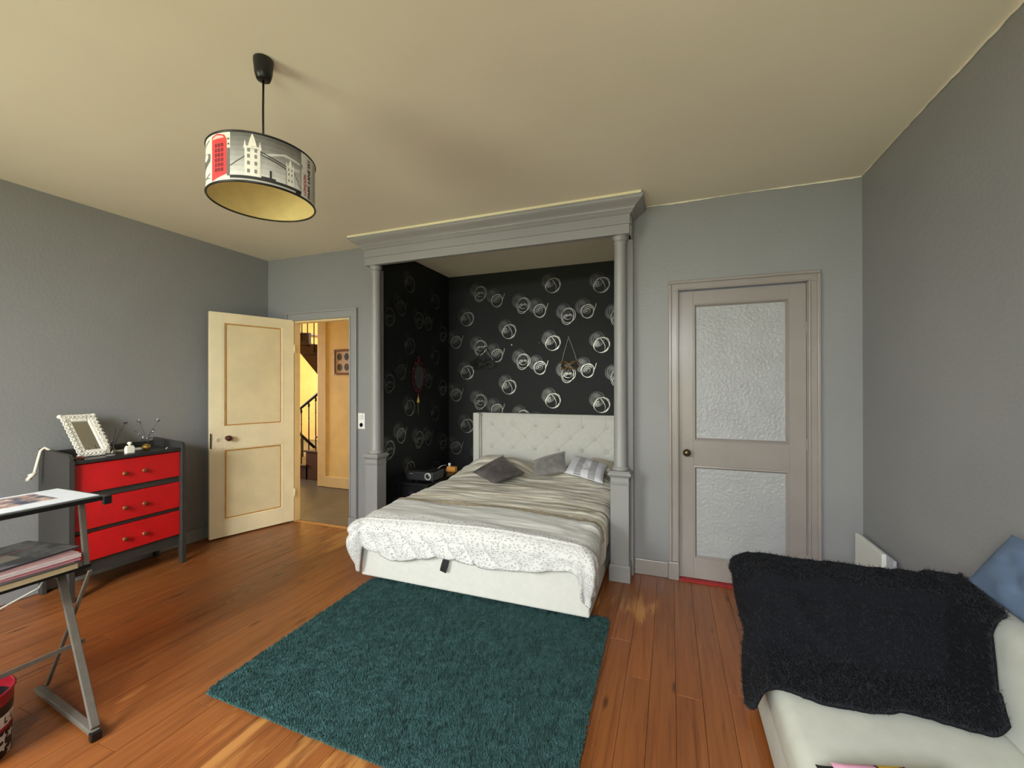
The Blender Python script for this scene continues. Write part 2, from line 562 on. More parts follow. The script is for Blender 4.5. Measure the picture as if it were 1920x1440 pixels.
# ------------------------------------------------------------------ doors
def leaf(o, fr, wid, h, stile, rails, mat, pmat, mould, thk=0.038, line=None, inset=0.012):
    """panelled door leaf in a local frame: fr(u, v, n) -> world; u across, v up, n out of the visible face"""
    def pb(mb, u0, u1, v0, v1, n0, n1):
        vs = [fr(u, v, n) for n in (n0, n1) for u, v in ((u0, v0), (u1, v0), (u1, v1), (u0, v1))]
        return mb.add(vs, [(3, 2, 1, 0), (4, 5, 6, 7), (0, 1, 5, 4), (1, 2, 6, 5), (2, 3, 7, 6), (3, 0, 4, 7)])
    for a in (0, wid - stile):
        pb(MB(), a, a + stile, 0, h, -thk, 0).build('stile', mat, o, bevel=0.002)
    for a, b in rails:
        pb(MB(), stile, wid - stile, a, b, -thk, 0).build('rail', mat, o, bevel=0.002)
    for (a0, a1), (b0, b1) in zip(rails, rails[1:]):
        pn = pb(MB(), stile - .005, wid - stile + .005, a1 - .005, b0 + .005, -thk + .004, -inset).build('panel', pmat, o)
        u0, u1, v0, v1 = stile, wid - stile, a1, b0
        ml = MB()
        q = 0.022
        ring0 = [(u0, v0), (u1, v0), (u1, v1), (u0, v1)]
        ring1 = [(u0 + q, v0 + q), (u1 - q, v0 + q), (u1 - q, v1 - q), (u0 + q, v1 - q)]
        ringm = [(u0 + q * .45, v0 + q * .45), (u1 - q * .45, v0 + q * .45), (u1 - q * .45, v1 - q * .45), (u0 + q * .45, v1 - q * .45)]
        vs = [fr(*p, 0.001) for p in ring0] + [fr(*p, 0.003 if line is None else 0.001) for p in ringm] + [fr(*p, -inset + .001) for p in ring1]
        fs = []
        for r in (0, 4):
            fs += [(r + k, r + (k + 1) % 4, r + 4 + (k + 1) % 4, r + 4 + k) for k in range(4)]
        ml.add(vs, fs)
        ml.build('panel_moulding', mould, pn, recalc=False)
        if line:
            lb = MB()
            for k in range(4):
                pa, pb_ = ring1[k], ring1[(k + 1) % 4]
                ou = 0.011
                pa2, pb2 = ((pa[0] - math.copysign(ou, pa[0] - wid / 2) * -1), 0), None
                A, B = fr(*pa, -inset + .003), fr(*pb_, -inset + .003)
                lb.tube([A, B], 0.0062, 6)
            lb.build('painted_line', line, pn)


E0, H0 = Vector((-4.005, 2.665, 0)), Vector((-3.752, 3.375, 0))
du = (H0 - E0).normalized()
dn = Vector((du.y, -du.x, 0))        # faces the room and the bed
m_creamdoor = M('aged_cream_door_paint', (232, 218, 182), 0.42, var=0.06, vscale=5, bump=0.1, bscale=50)
m_creampanel = M('aged_cream_panel_paint', (222, 206, 166), 0.45, var=0.08, vscale=4, bump=0.1, bscale=50)
m_ochre = M('ochre_panel_line', (186, 136, 66), 0.5, var=0.15, vscale=20)
d1 = thing('door_1', (-3.80, 3.24, 0), 'aged cream two-panel door with ochre lines standing open to the hall', 'door', kind='structure')
LW = (H0 - E0).length
fr1 = lambda u, v, n: E0 + du * u + dn * n + Vector((0, 0, 0.012 + v))
leaf(d1, fr1, LW, 2.128, 0.108, [(0, 0.15), (0.835, 1.035), (2.045, 2.128)], m_creamdoor, m_creampanel, m_creamdoor, line=m_ochre)
k = MB()
kc = fr1(0.145, 0.935, 0)
ux, uz = du, Vector((0, 0, 1))


def lathe_dir(mb, prof, c, axis, n=16):
    axis = Vector(axis).normalized()
    a = axis.orthogonal().normalized()
    b = axis.cross(a)
    o = len(mb.v)
    for r, h in prof:
        for q in range(n):
            t = 2 * math.pi * q / n
            mb.v.append(tuple(Vector(c) + axis * h + (a * math.cos(t) + b * math.sin(t)) * r))
    for i in range(len(prof) - 1):
        for q in range(n):
            mb.f.append((o + i * n + q, o + i * n + (q + 1) % n, o + (i + 1) * n + (q + 1) % n, o + (i + 1) * n + q))
    mb.f.append(tuple(o + q for q in reversed(range(n))))
    mb.f.append(tuple(o + (len(prof) - 1) * n + q for q in range(n)))
    return mb


KN = [(0.022, 0), (0.022, 0.004), (0.010, 0.006), (0.010, 0.024), (0.022, 0.032), (0.028, 0.045), (0.024, 0.060), (0.012, 0.066), (0.001, 0.067)]
lathe_dir(k, KN, kc, dn).build('door_knob', M('dark_brown_knob', (78, 32, 26), 0.3), d1, smooth=True, label='dark brown turned knob')
k = MB()
lathe_dir(k, [(0.021, 0), (0.021, 0.003), (0.018, 0.005), (0.001, 0.005)], fr1(0.065, 0.925, 0), dn).build('keyhole_plate', M('ivory_plate', (226, 216, 180), 0.35), d1)
MB().bar(fr1(0.065, 0.915, 0.0045), fr1(0.065, 0.932, 0.0045), 0.005, 0.003, dn).build('keyhole', m_iron, d1)
MB().box(-4.0, -3.99, 2.667, 2.671, 0.86, 1.0).build('latch_plate', m_iron, d1)
for z in (0.25, 1.78):
    MB().tube([fr1(LW + .004, z, 0.005), fr1(LW + .004, z + .09, 0.005)], 0.008).build('hinge', m_creamdoor, d1, smooth=True)

d2 = thing('door_2', ((EX0 + EX1) / 2, YB + .03, 0), 'closed glossy taupe door with silver-grey rough panels', 'door', kind='structure')
for xa in (EX0, EX1 - .003):
    MB().box(xa, xa + .003, YB - .002, YB + WT, 0, EH).build('lining', m_taupe, c2)
fr2 = lambda u, v, n: Vector((EX0 + .004 + u, YB + 0.018 - n, 0.014 + v))
leaf(d2, fr2, EX1 - EX0 - .008, 2.130, 0.098, [(0, 0.145), (0.835, 1.018), (2.035, 2.130)], m_taupe, m_panel, m_taupe, inset=0.018)
lathe_dir(MB(), KN, fr2(0.052, 0.933, 0), (0, -1, 0)).build('door_knob', M('dark_brass_knob', (92, 78, 56), 0.25, metal=0.8), d2, smooth=True, label='small dark brass knob')
for z in (0.18, 0.98, 1.78):
    MB().tube([fr2(EX1 - EX0 - .006, z, 0.006), fr2(EX1 - EX0 - .006, z + .085, 0.006)], 0.006).build('hinge', m_trim, d2, smooth=True)

# ------------------------------------------------------------------ alcove and its wallpaper
YS0 = 3.385
al = MB().box(AX0 - 0.03, AX0, YS0, AYB, 0, ZC).build('wall_alcove_left', m_black_wall, kind='structure', label='black silver-ringed wallpaper side wall of the alcove, by the bedside table', cat='wall')
ab = MB().box(AX0 - 0.06, AX1 + 0.06, AYB, AYB + 0.1, 0, ZC).build('wall_alcove_back', m_black_wall, kind='structure', label='black wallpaper wall with silver scribbled rings behind the headboard', cat='wall')
ar = MB().box(AX1, AX1 + 0.03, YS0, AYB, 0, ZC).build('wall_alcove_right', m_black_wall, kind='structure', label='black wallpaper side wall of the alcove, hidden behind the right column', cat='wall')


def ribbon(mb, pts, wd, put):
    """flat ink line: 2-D points (closed or open) turned into a strip"""
    n = len(pts)
    o = len(mb.v)
    for i in range(n):
        a, b = pts[max(i - 1, 0)], pts[min(i + 1, n - 1)]
        dx, dy = b[0] - a[0], b[1] - a[1]
        L = math.hypot(dx, dy) or 1
        ww = wd * (0.6 + 0.4 * math.sin(i * 0.23 + 1)) / 2
        nx, ny = -dy / L * ww, dx / L * ww
        mb.v.append(put(pts[i][0] + nx, pts[i][1] + ny))
        mb.v.append(put(pts[i][0] - nx, pts[i][1] - ny))
    for i in range(n - 1):
        mb.f.append((o + 2 * i, o + 2 * i + 1, o + 2 * i + 3, o + 2 * i + 2))


def ell(cx, cy, rx, ry, rot, a0=0, a1=360, n=36, spiral=0.0):
    out = []
    for i in range(n + 1):
        f = i / n
        t = math.radians(a0 + (a1 - a0) * f)
        k = 1 - spiral * f
        x, y = rx * k * math.cos(t), ry * k * math.sin(t)
        c, s = math.cos(rot), math.sin(rot)
        out.append((cx + x * c - y * s, cy + x * s + y * c))
    return out


def motif(kind, u, v, ink, ghost, put, putg):
    R = 0.088
    gx, gy = u - 0.055, v + 0.065
    for q in range(9):
        f = 0.15 + 0.85 * q / 8
        ribbon(ghost, ell(gx + .004 * math.sin(q * 2), gy, R * .98 * f, R * .92 * f, q * 0.5, n=26), 0.010, putg)
    S_ = []
    if kind == 'A':
        S_ += [ell(u, v, R * 1.02, R * .90, 0.7), ell(u - .004, v - .004, R * .96, R * .95, 1.4), ell(u - .012, v - .006, R * .93, R * .86, 0.2, 150, 330),
               [(u - .02 + .055 * math.sin(a * .16), v + .075 - .0105 * a) for a in range(0, 16)],
               ell(u - .050, v + .008, .030, .034, 0.3, 30, 700, 44, 0.85), ell(u + .028, v + .004, .052, .074, -.3, 100, -40, 16)]
    elif kind == 'B':
        S_ += [ell(u + .004, v + .010, R * .95, R * .92, 0.9), ell(u - .006, v - .004, R * .80, R * 1.02, -.3), ell(u, v - .02, R * .72, R * .66, 0.1, 170, 380),
               ell(u - .026, v + .002, .024, .022, 0, 0, 500, 32, 0.85), ell(u + .030, v + .004, .022, .020, 0, 180, -320, 32, 0.85),
               ell(u, v + .004, .052, .040, 0, 190, 350, 18)]
    else:
        S_ += [ell(u, v, R * .90, R * .78, 0.85), ell(u + .002, v - .006, R * .76, R * .84, 0.1), ell(u - .004, v, R * .84, R * .80, 1.8, 20, 300),
               ell(u, v + .006, .050, .046, 0.4, 0, 760, 52, 0.9), [(u + .07 + .028 * f, v + .01 + .07 * f * f) for f in (0, .2, .4, .6, .8, 1)]]
    for p in S_:
        ribbon(ink, p, 0.0052, put)


def paper(wall, put0, rolls, u0, u1, name):
    ink, ghost = MB(), MB()
    put = lambda a, b: put0(a, b, 0.0016)
    putg = lambda a, b: put0(a, b, 0.0008)
    for ru, rv in rolls:
        for kind, ou, ov in (('A', 0, 0), ('B', .175, .30), ('C', -.16, .385)):
            for q in range(-6, 4):
                u, v = ru + ou, rv + ov + q * 0.666
                if u0 + .10 < u < u1 - .08 and 0.15 < v < ZC - .16:
                    motif(kind, u, v, ink, ghost, put, putg)
    ghost.build('printed_shadow_rings', m_ghost, wall, recalc=False, kind='stuff')
    ink.build('printed_silver_rings', m_silver, wall, recalc=False, kind='stuff')


paper(ab, lambda a, b, e: (a, AYB - e, b), [(-2.37, 2.271), (-1.812, 2.09), (-1.269, 1.932), (-0.712, 1.892), (-0.16, 1.7)], AX0 - .02, AX1 + .04, 'back')
paper(al, lambda a, b, e: (AX0 + e, a, b), [(3.34, 1.83), (3.87, 1.87), (4.396, 1.78)], YS0 + .02, AYB + .02, 'left')
paper(ar, lambda a, b, e: (AX1 - e, a, b), [(3.74, 1.83), (4.29, 1.87), (4.80, 1.78)], YB + WT, AYB, 'right')

# ------------------------------------------------------------------ alcove surround: pedestals, columns, entablature
YS = 3.18
sr = thing('trim_3', (-1.47, 3.26, 0), 'grey wooden alcove surround with slender columns on pedestals and a deep cornice', 'alcove surround', kind='structure')


def ring(x0, x1, y0, e):
    return (x0 - e, x1 + e, y0 - e, YB + 0.05)


for x0, x1 in ((-2.655, -2.523), (-0.420, -0.288)):
    cx, cy = (x0 + x1) / 2, YS + 0.066
    p = MB()
    for z0, z1, e0, e1 in ((0, .115, .010, .010), (.115, .125, .010, 0), (.125, .71, 0, 0), (.71, .72, 0, .006), (.72, .728, .006, 0), (.728, .762, 0, 0),
                           (.762, .785, 0, .018), (.785, .800, .018, .018), (.800, .812, .012, .004)):
        p.frus((x0 - e0, x1 + e0, YS - e0, YS + .132 + e0), (x0 - e1, x1 + e1, YS - e1, YS + .132 + e1), z0, z1)
    p.build('pedestal', m_trim, sr, bevel=0.002)
    pr = [(.060, .812), (.062, .820), (.060, .830), (.052, .836), (.049, .845), (.0475, 1.2), (.045, 2.0), (.043, 2.50), (.049, 2.506), (.049, 2.515), (.043, 2.520), (.043, 2.530), (.056, 2.545), (.058, 2.562)]
    MB().lathe(pr, (cx, cy, 0), 32).build('column', m_trim, sr, smooth=True)
    # jamb board against the wall end
    jx = (x0 - .012, AX0 + .03) if cx < -1 else (AX1 - .03, x1 + .022)
    MB().box(jx[0], jx[1], YS + .135, YB - .002, 0, 2.558).build('jamb_board', m_trim, sr, bevel=0.004)
EX = (-2.662, -0.281)
en = MB()
lev = [(2.560, 2.630, 0, 0), (2.630, 2.636, .010, .010), (2.636, 2.700, .004, .004), (2.700, 2.706, .012, .012), (2.706, 2.722, .016, .030), (2.722, 2.728, .036, .036)]
for n_, (z0, z1, e0, e1) in zip(('architrave', 'bead', 'frieze', 'bead', 'bed_moulding', 'bead'), lev):
    lv = MB().frus((EX[0] - e0, EX[1] + e0, YS - e0, YS + .045), (EX[0] - e1, EX[1] + e1, YS - e1, YS + .045), z0, z1)
    for xa, xb, ea, eb in ((EX[0], AX0 - .031, 1, 0), (AX1 + .031, EX[1], 0, 1)):
        lv.frus((xa - e0 * ea, xb + e0 * eb, YS + .045, YB), (xa - e1 * ea, xb + e1 * eb, YS + .045, YB), z0, z1)
    lv.build(n_, m_trim, sr)
cn = MB()
pv = None
for q in range(9):
    f = q / 8
    e = 0.040 + 0.060 * (1 - math.cos(f * math.pi)) / 2
    z = 2.728 + 0.058 * f
    if pv:
        cn.frus((EX[0] - pv[0], EX[1] + pv[0], YS - pv[0], YB), (EX[0] - e, EX[1] + e, YS - e, YB), pv[1], z)
    pv = (e, z)
cn.frus((EX[0] - .104, EX[1] + .104, YS - .104, YB), (EX[0] - .104, EX[1] + .104, YS - .104, YB), 2.786, 2.797)
cn.build('cornice', m_trim, sr)

MB().box(EX[0] - .106, EX[1] + .092, YS - .112, YB, 2.797, ZC).build('ceiling_strip', m_strip, sr, bevel=0.003, label='cream plaster strip between cornice and ceiling')

# ------------------------------------------------------------------ hall and stairs beyond the doorway
hy = 4.69
MB().box(-9.4, -2.70, YB + WT, 8.7, -0.1, -0.004).build('floor_hall', M('dark_grey_hall_boards', (92, 84, 72), 0.38, var=0.25, vscale=5, stretch=(1, 5, 1)), kind='structure', label='dark grey hall floor beyond the open door', cat='floor')
hw = MB().box(-4.60, -2.70, hy, hy + .16, 0, 3.6).build('wall_hall', m_yellow, kind='structure', label='ochre yellow hall wall carrying the framed picture', cat='wall')
MB().box(-4.755, -4.60, hy - .012, hy + .172, 0, 3.6).build('corner_post', m_cream, hw, bevel=0.006)
MB().box(-4.60, -2.70, hy - .016, hy, 0, .15).build('skirting', m_cream, hw, bevel=0.004)
MB().box(-4.755, -2.70, hy - .02, hy + .18, 3.6, 4.6).build('wall_landing', m_yellow, kind='structure', label='ochre yellow wall above the hall', cat='wall')
MB().box(-9.4, -2.70, 8.6, 8.75, 0, 4.6).build('wall_stairwell', m_yellow, kind='structure', label='sunlit yellow wall behind the staircase', cat='wall')
MB().box(-9.5, -9.4, YB, 8.75, 0, 4.6).build('wall_stair_side', m_yellow, kind='structure', label='yellow end wall of the stairwell', cat='wall')
MB().box(-2.76, -2.70, YB + WT, 8.75, 0, 4.6).build('wall_hall_end', m_yellow, kind='structure', label='yellow end wall of the hall next to the alcove', cat='wall')
MB().box(-9.4, XL - .15, YB, YB + WT, 0, 4.6).build('wall_hall_front', m_yellow, kind='structure', label='yellow hall wall on the bedroom side', cat='wall')
MB().box(-9.4, -2.7, YB + WT, hy + .2, 2.85, 2.95).build('ceiling_hall', m_ceil, kind='structure', label='cream ceiling over the hall', cat='ceiling')
MB().box(-9.5, -2.7, hy + .2, 8.75, 4.6, 4.7).build('ceiling_stairwell', m_ceil, kind='structure', label='cream ceiling high over the staircase', cat='ceiling')

st = thing('staircase', (-5.3, 5.3, 0), 'dark wooden stair climbing behind the yellow hall wall with iron balusters', 'staircase')
xs0 = [-5.86, -5.27, -5.02, -4.78, -4.54, -4.30, -4.06]
for i, x in enumerate(xs0):
    z = 0.225 * (i + 1)
    MB().box(x, x + (0.62 if i == 0 else 0.30), 4.96, 5.95, 0 if i < 2 else z - .3, z - .03).build('riser_block', m_darkwood, st)
    MB().box(x - .03, x + (0.62 if i == 0 else 0.29), 4.93, 5.95, z - .03, z).build('tread', m_darkwood, st, bevel=0.008)
rail = [(-5.72, 5.0, 0.90), (-5.461, 5.0, 1.066), (-5.03, 5.0, 1.344), (-4.6, 5.0, 1.66), (-4.1, 5.0, 2.03)]
MB().tube(rail, 0.022, 10).build('handrail', m_iron, st, smooth=True)
for x in (-5.56, -5.406, -5.253, -5.114, -4.95):
    zt = interp([(p[0], p[2]) for p in rail], x)
    zb = 0.225 if x < -5.29 else (0.45 if x < -5.04 else .675)
    b = MB().tube([(x, 5.0, zb), (x, 5.0, zt)], 0.0085, 8)
    b.lathe([(.009, 0), (.019, .012), (.012, .028), (.019, .04), (.009, .055)], (x, 5.0, zt - .09), 10)
    b.lathe([(.009, 0), (.014, .008), (.009, .016)], (x, 5.0, zt - .27), 10)
    b.build('baluster', m_iron, st, smooth=True)
uf = thing('upper_flight', (-6.6, 6.9, 1.4), 'dark upper stair flight seen high through the open doorway', 'staircase')
prof = [(-7.75, 2.95), (-7.42, 2.95), (-7.42, 2.72), (-7.11, 2.72), (-7.11, 2.507), (-6.83, 2.507), (-6.83, 2.26), (-6.60, 2.26), (-6.60, 2.06), (-6.36, 2.06), (-6.36, 1.85), (-6.1, 1.85), (-6.1, 1.63),
        (-5.85, 1.63), (-5.85, 1.40), (-5.6, 1.40), (-5.6, .0), (-5.75, .0), (-5.75, .85), (-6.537, 1.60), (-7.1, 2.14), (-7.75, 2.66)]
MB().poly([(x, 6.5, z) for x, z in prof], (0, 1, 0), 0.06).build('string', m_darkwood, uf)
for x, z in ((-7.11, 2.507), (-6.83, 2.26), (-6.60, 2.06), (-6.36, 1.85)):
    MB().box(x - .29, x + .045, 6.46, 7.4, z if x < -7.5 else z + .0, z + .028).build('tread', m_darkwood, uf, bevel=0.006)
for x, z in ((-7.25, 2.53), (-6.98, 2.40), (-6.83, 2.28), (-6.66, 2.15), (-6.50, 2.05)):
    MB().tube([(x, 6.47, z - .05), (x, 6.47, z + 1.0)], 0.010, 8).build('baluster', m_iron, uf, smooth=True)
MB().tube([(-7.6, 6.47, 3.75), (-6.4, 6.47, 2.95)], 0.022, 8).build('handrail', m_iron, uf, smooth=True)
dr = thing('down_stair_rail', (-5.75, 5.99, .0), 'short sloping iron handrail of the downward stair, behind the first steps', 'handrail')
MB().tube([(-6.9, 5.97, .80), (-6.52, 5.97, .56), (-6.1, 5.97, .28)], 0.026, 8).build('handrail', m_iron, dr, smooth=True)
for x, z in ((-6.62, .62), (-6.42, .49)):
    MB().tube([(x, 5.97, -.004), (x, 5.97, z)], 0.012, 8).build('baluster', m_iron, dr, smooth=True)

pf = thing('framed_picture', (-4.295, hy, 1.6), 'small brown framed picture of four dark ovals hanging on the yellow hall wall', 'picture')
px0, px1, pz0, pz1 = -4.448, -4.135, 1.592, 1.950
mbf = M('brown_picture_frame', (120, 74, 44), 0.4, var=0.15)
for a in ((px0, px0 + .03, pz0, pz1), (px1 - .03, px1, pz0, pz1), (px0 + .03, px1 - .03, pz0, pz0 + .03), (px0 + .03, px1 - .03, pz1 - .03, pz1)):
    MB().box(a[0], a[1], hy - .022, hy, a[2], a[3]).build('frame_bar', mbf, pf, bevel=0.004)
MB().box(px0 + .03, px1 - .03, hy - .010, hy, pz0 + .03, pz1 - .03).build('mount', M('pale_pink_mount', (206, 184, 166), 0.5), pf)
for i, (x, z) in enumerate(((-4.352, 1.845), (-4.230, 1.845), (-4.352, 1.70), (-4.230, 1.70))):
    MB().lathe([(.038, -.0015), (.040, 0), (.001, .0001)], (x, hy - .011, z), 20, 'y', sy=1.25).build('oval_print', M('dark_print_ink', (60, 56, 52), 0.5, var=0.5, vscale=40), pf)

# light switch beside the doorway
sw = thing('light_switch', (-2.865, YB, 1.09), 'white double switch plate with socket beside the doorway', 'light switch')
mw = M('white_plastic', (236, 236, 230), 0.3, var=0.01)
MB().box(-2.908, -2.826, YB - .010, YB, 1.016, 1.172).build('plate', mw, sw, bevel=0.004)
MB().lathe([(.026, 0), (.024, -.008), (.001, -.009)], (-2.867, YB - .010, 1.133), 24, 'y').build('switch_button', M('white_button', (222, 222, 216), 0.3), sw, smooth=False)
MB().lathe([(.026, 0), (.025, -.003), (.020, -.003), (.019, .004), (.001, .004)], (-2.867, YB - .010, 1.055), 24, 'y').build('socket', M('grey_socket', (214, 215, 212), 0.4), sw)
#@@OBJECTS
# ------------------------------------------------------------------ bed
m_linen = M('off_white_bed_upholstery', (213, 212, 206), 0.75, var=0.03, vscale=30, bump=0.25, bscale=420, bdist=0.001)
BX0, BX1, BY0 = -2.166, -0.462, 2.548
bed = thing('bed', (-1.314, 3.6, 0), 'off-white upholstered storage bed with a button-tufted headboard in the alcove', 'bed')
MB().box(BX0, BX1, BY0, BY0 + .05, 0.034, 0.318).build('footboard', m_linen, bed, bevel=0.012)
for x in (BX0, BX1 - .05):
    MB().box(x, x + .05, BY0 + .05, 4.60, 0.034, 0.318).build('side_rail', m_linen, bed, bevel=0.008)
MB().box(BX0 + .05, BX1 - .05, BY0 + .05, 4.60, 0.10, 0.14).build('slat_base', m_darkwood, bed)
for x, y in ((BX0 + .10, 2.80), (BX1 - .16, 2.80), (BX0 + .10, 4.45), (BX1 - .16, 4.45)):
    MB().box(x, x + .06, y, y + .06, 0, .10).build('foot', m_iron, bed)
HX0, HX1, HZ = -2.226, -0.405, 1.115
btn = []
for r, (z, n0, off) in enumerate(((0.978, 6, 0.0), (0.846, 5, 0.137), (0.712, 6, 0.0))):
    for q in range(n0):
        btn.append((-2.004 + off + q * 0.272, z))
# one extra column so that the tufting runs the whole width
hb = MB()
HYF = 4.615


def tuft(x, z):
    d = min(math.hypot(x - bx, z - bz) for bx, bz in btn)
    dep = 0.018 * math.exp(-(d / .030) ** 2)
    # diagonal creases between neighbouring buttons
    cr = 1e9
    for sg in (1, -1):
        k = (x + 2.004) / 0.137 * 1.0 + sg * (z - 0.978) / 0.133
        e = abs(k / 2 - round(k / 2)) * 2
        cr = min(cr, e * 0.095)
    if 0.69 < z < 1.0:
        dep += 0.008 * math.exp(-(cr / .007) ** 2)
    elif z >= 1.0:
        e = min(abs(x - bx) for bx, bz in btn[:6])
        dep += 0.008 * math.exp(-(e / .010) ** 2)
    return dep


def hbf(u, v):
    x = HX0 + .08 + (HX1 - HX0 - .16) * u
    z = 0.30 + (HZ - 0.008 - 0.30) * v
    edge = 0.02 * (math.exp(-(u * 40) ** 2) + math.exp(-((1 - u) * 40) ** 2) + math.exp(-((1 - v) * 30) ** 2))
    return (x, HYF + tuft(x, z) + edge, z)


hb.grid(hbf, 190, 90)
hbo = hb.build('headboard', m_linen, bed, smooth=True)
MB().box(HX0, HX1, HYF + .035, 4.70, 0.034, HZ).build('headboard_back', m_linen, bed, bevel=0.01)
for a in (HX0, HX1 - .08):
    MB().box(a, a + .08, HYF - .045, 4.70, 0.034, HZ + .002).build('headboard_wing', m_linen, bed, bevel=0.012)
MB().tube([(HX0 + .086, HYF - .008, .34), (HX0 + .086, HYF - .008, HZ - .01)], 0.006, 8).build('piping', m_linen, bed, smooth=True)
for bx, bz in btn:
    MB().lathe([(.014, 0.004), (.013, -.005), (.008, -.011), (.001, -.013)], (bx, HYF + .016, bz), 12, 'y').build('button', m_linen, hbo, smooth=True)
mstr = M('black_webbing', (26, 27, 28), 0.8, var=0.1, bump=0.3, bscale=400)
MB().grid(lambda u, v: (-1.405 - .040 + .045 * u - .030 * v, BY0 - .004 - .028 * math.sin(v * 1.9), .305 - .120 * v - .012 * u * v), 3, 8).build('pull_strap', mstr, bed, solid=0.004, label='black webbing pull strap')

m_sheet = M('white_sheet_cotton', (232, 231, 236), 0.8, var=0.03, bump=0.2, bscale=300)
MB().box(BX0 + .06, BX1 - .06, BY0 + .06, 4.56, 0.145, 0.440).build('mattress', m_sheet, bevel=0.04, label='white sheeted mattress under the duvet', cat='mattress')


# duvet -----------------------------------------------------------------
def duvet_mat():
    mt, nt, bs = newmat('leaf_print_duvet_cotton')
    bs.inputs['Roughness'].default_value = 0.85
    bs.inputs['Sheen Weight'].default_value = 0.15
    tc = nd(nt, 'ShaderNodeTexCoord')
    sep = nd(nt, 'ShaderNodeSeparateXYZ')
    nt.links.new(tc.outputs['UV'], sep.inputs[0])           # UV in metres: u across, v from the foot to the head

    def uvm(sc):
        mp = nd(nt, 'ShaderNodeMapping')
        mp.inputs['Scale'].default_value = sc
        nt.links.new(tc.outputs['UV'], mp.inputs[0])
        return mp.outputs[0]
    # scattered grey leaves: one small turned ellipse per cell
    masks = []
    for sc, off in ((32, 0.0), (38, 7.3)):
        mp = nd(nt, 'ShaderNodeMapping')
        mp.inputs['Location'].default_value = (off, off * 1.7, 0)
        nt.links.new(tc.outputs['UV'], mp.inputs[0])
        vo = nd(nt, 'ShaderNodeTexVoronoi', voronoi_dimensions='2D')
        vo.inputs['Scale'].default_value = sc
        nt.links.new(mp.outputs[0], vo.inputs['Vector'])
        s1 = nd(nt, 'ShaderNodeVectorMath', operation='SCALE')
        nt.links.new(mp.outputs[0], s1.inputs[0])
        s1.inputs['Scale'].default_value = 1.0
        sb = nd(nt, 'ShaderNodeVectorMath', operation='SUBTRACT')
        nt.links.new(s1.outputs[0], sb.inputs[0])
        nt.links.new(vo.outputs['Position'], sb.inputs[1])
        rt = nd(nt, 'ShaderNodeVectorRotate', rotation_type='Z_AXIS')
        nt.links.new(sb.outputs[0], rt.inputs['Vector'])
        sc3 = nd(nt, 'ShaderNodeSeparateColor')
        nt.links.new(vo.outputs['Color'], sc3.inputs[0])
        nt.links.new(math_n(nt, 'MULTIPLY', sc3.outputs[0], 6.28), rt.inputs['Angle'])
        ms = nd(nt, 'ShaderNodeVectorMath', operation='MULTIPLY')
        nt.links.new(rt.outputs[0], ms.inputs[0])
        ms.inputs[1].default_value = (1.0, 2.9, 0)
        ln = nd(nt, 'ShaderNodeVectorMath', operation='LENGTH')
        nt.links.new(ms.outputs[0], ln.inputs[0])
        mr = nd(nt, 'ShaderNodeMapRange', inputs={1: 0.0078, 2: 0.0105, 3: 1.0, 4: 0.0})
        nt.links.new(ln.outputs['Value'], mr.inputs[0])
        keep = math_n(nt, 'GREATER_THAN', sc3.outputs[1], 0.40)
        masks.append(math_n(nt, 'MULTIPLY', mr.outputs[0], keep))
    leafm = math_n(nt, 'MAXIMUM', masks[0], masks[1])
    white = mix(nt, math_n(nt, 'MULTIPLY', leafm, 0.85), lin((214, 214, 213)), lin((138, 138, 137)))
    # fine lying stripes: grey towards the foot, beige towards the pillows
    st1 = noise_n(nt, uvm((1.6, 46, 1)), 1.0, 4, 0.6, 0.3)
    grey = ramp(nt, st1, [(0.32, lin((176, 176, 172))), (0.62, lin((226, 226, 222)))])
    st2 = noise_n(nt, uvm((1.0, 26, 1)), 1.0, 4, 0.6, 0.5)
    beige = ramp(nt, st2, [(0.36, lin((158, 148, 128))), (0.47, lin((206, 199, 182))), (0.57, lin((242, 238, 226)))])
    beige = mix(nt, math_n(nt, 'MULTIPLY', leafm, 0.18), beige, lin((150, 142, 124)))
    f1 = nd(nt, 'ShaderNodeMapRange', inputs={1: 0.10, 2: 0.15, 3: 0.0, 4: 1.0})
    nt.links.new(sep.outputs[1], f1.inputs[0])
    f2 = nd(nt, 'ShaderNodeMapRange', inputs={1: 0.445, 2: 0.455, 3: 0.0, 4: 1.0})
    nt.links.new(sep.outputs[1], f2.inputs[0])
    col = mix(nt, f2.outputs[0], mix(nt, f1.outputs[0], white, grey), beige)
    nt.links.new(col, bs.inputs['Base Color'])
    add_bump(nt, bs, noise_n(nt, uvm((4, 30, 1)), 1.0, 4, 0.6), 0.25, 0.006)
    return mt


IX0, IX1, IY0, IY1 = -2.105, -0.520, 2.555, 4.50
FR = 0.085
HEM_F = [(-2.30, .23), (-2.10, .27), (-1.98, .245), (-1.83, .200), (-1.70, .235), (-1.45, .290), (-1.13, .262), (-.80, .290), (-.68, .318), (-.60, .335), (-.55, .33), (-.50, .29), (-.40, .25)]


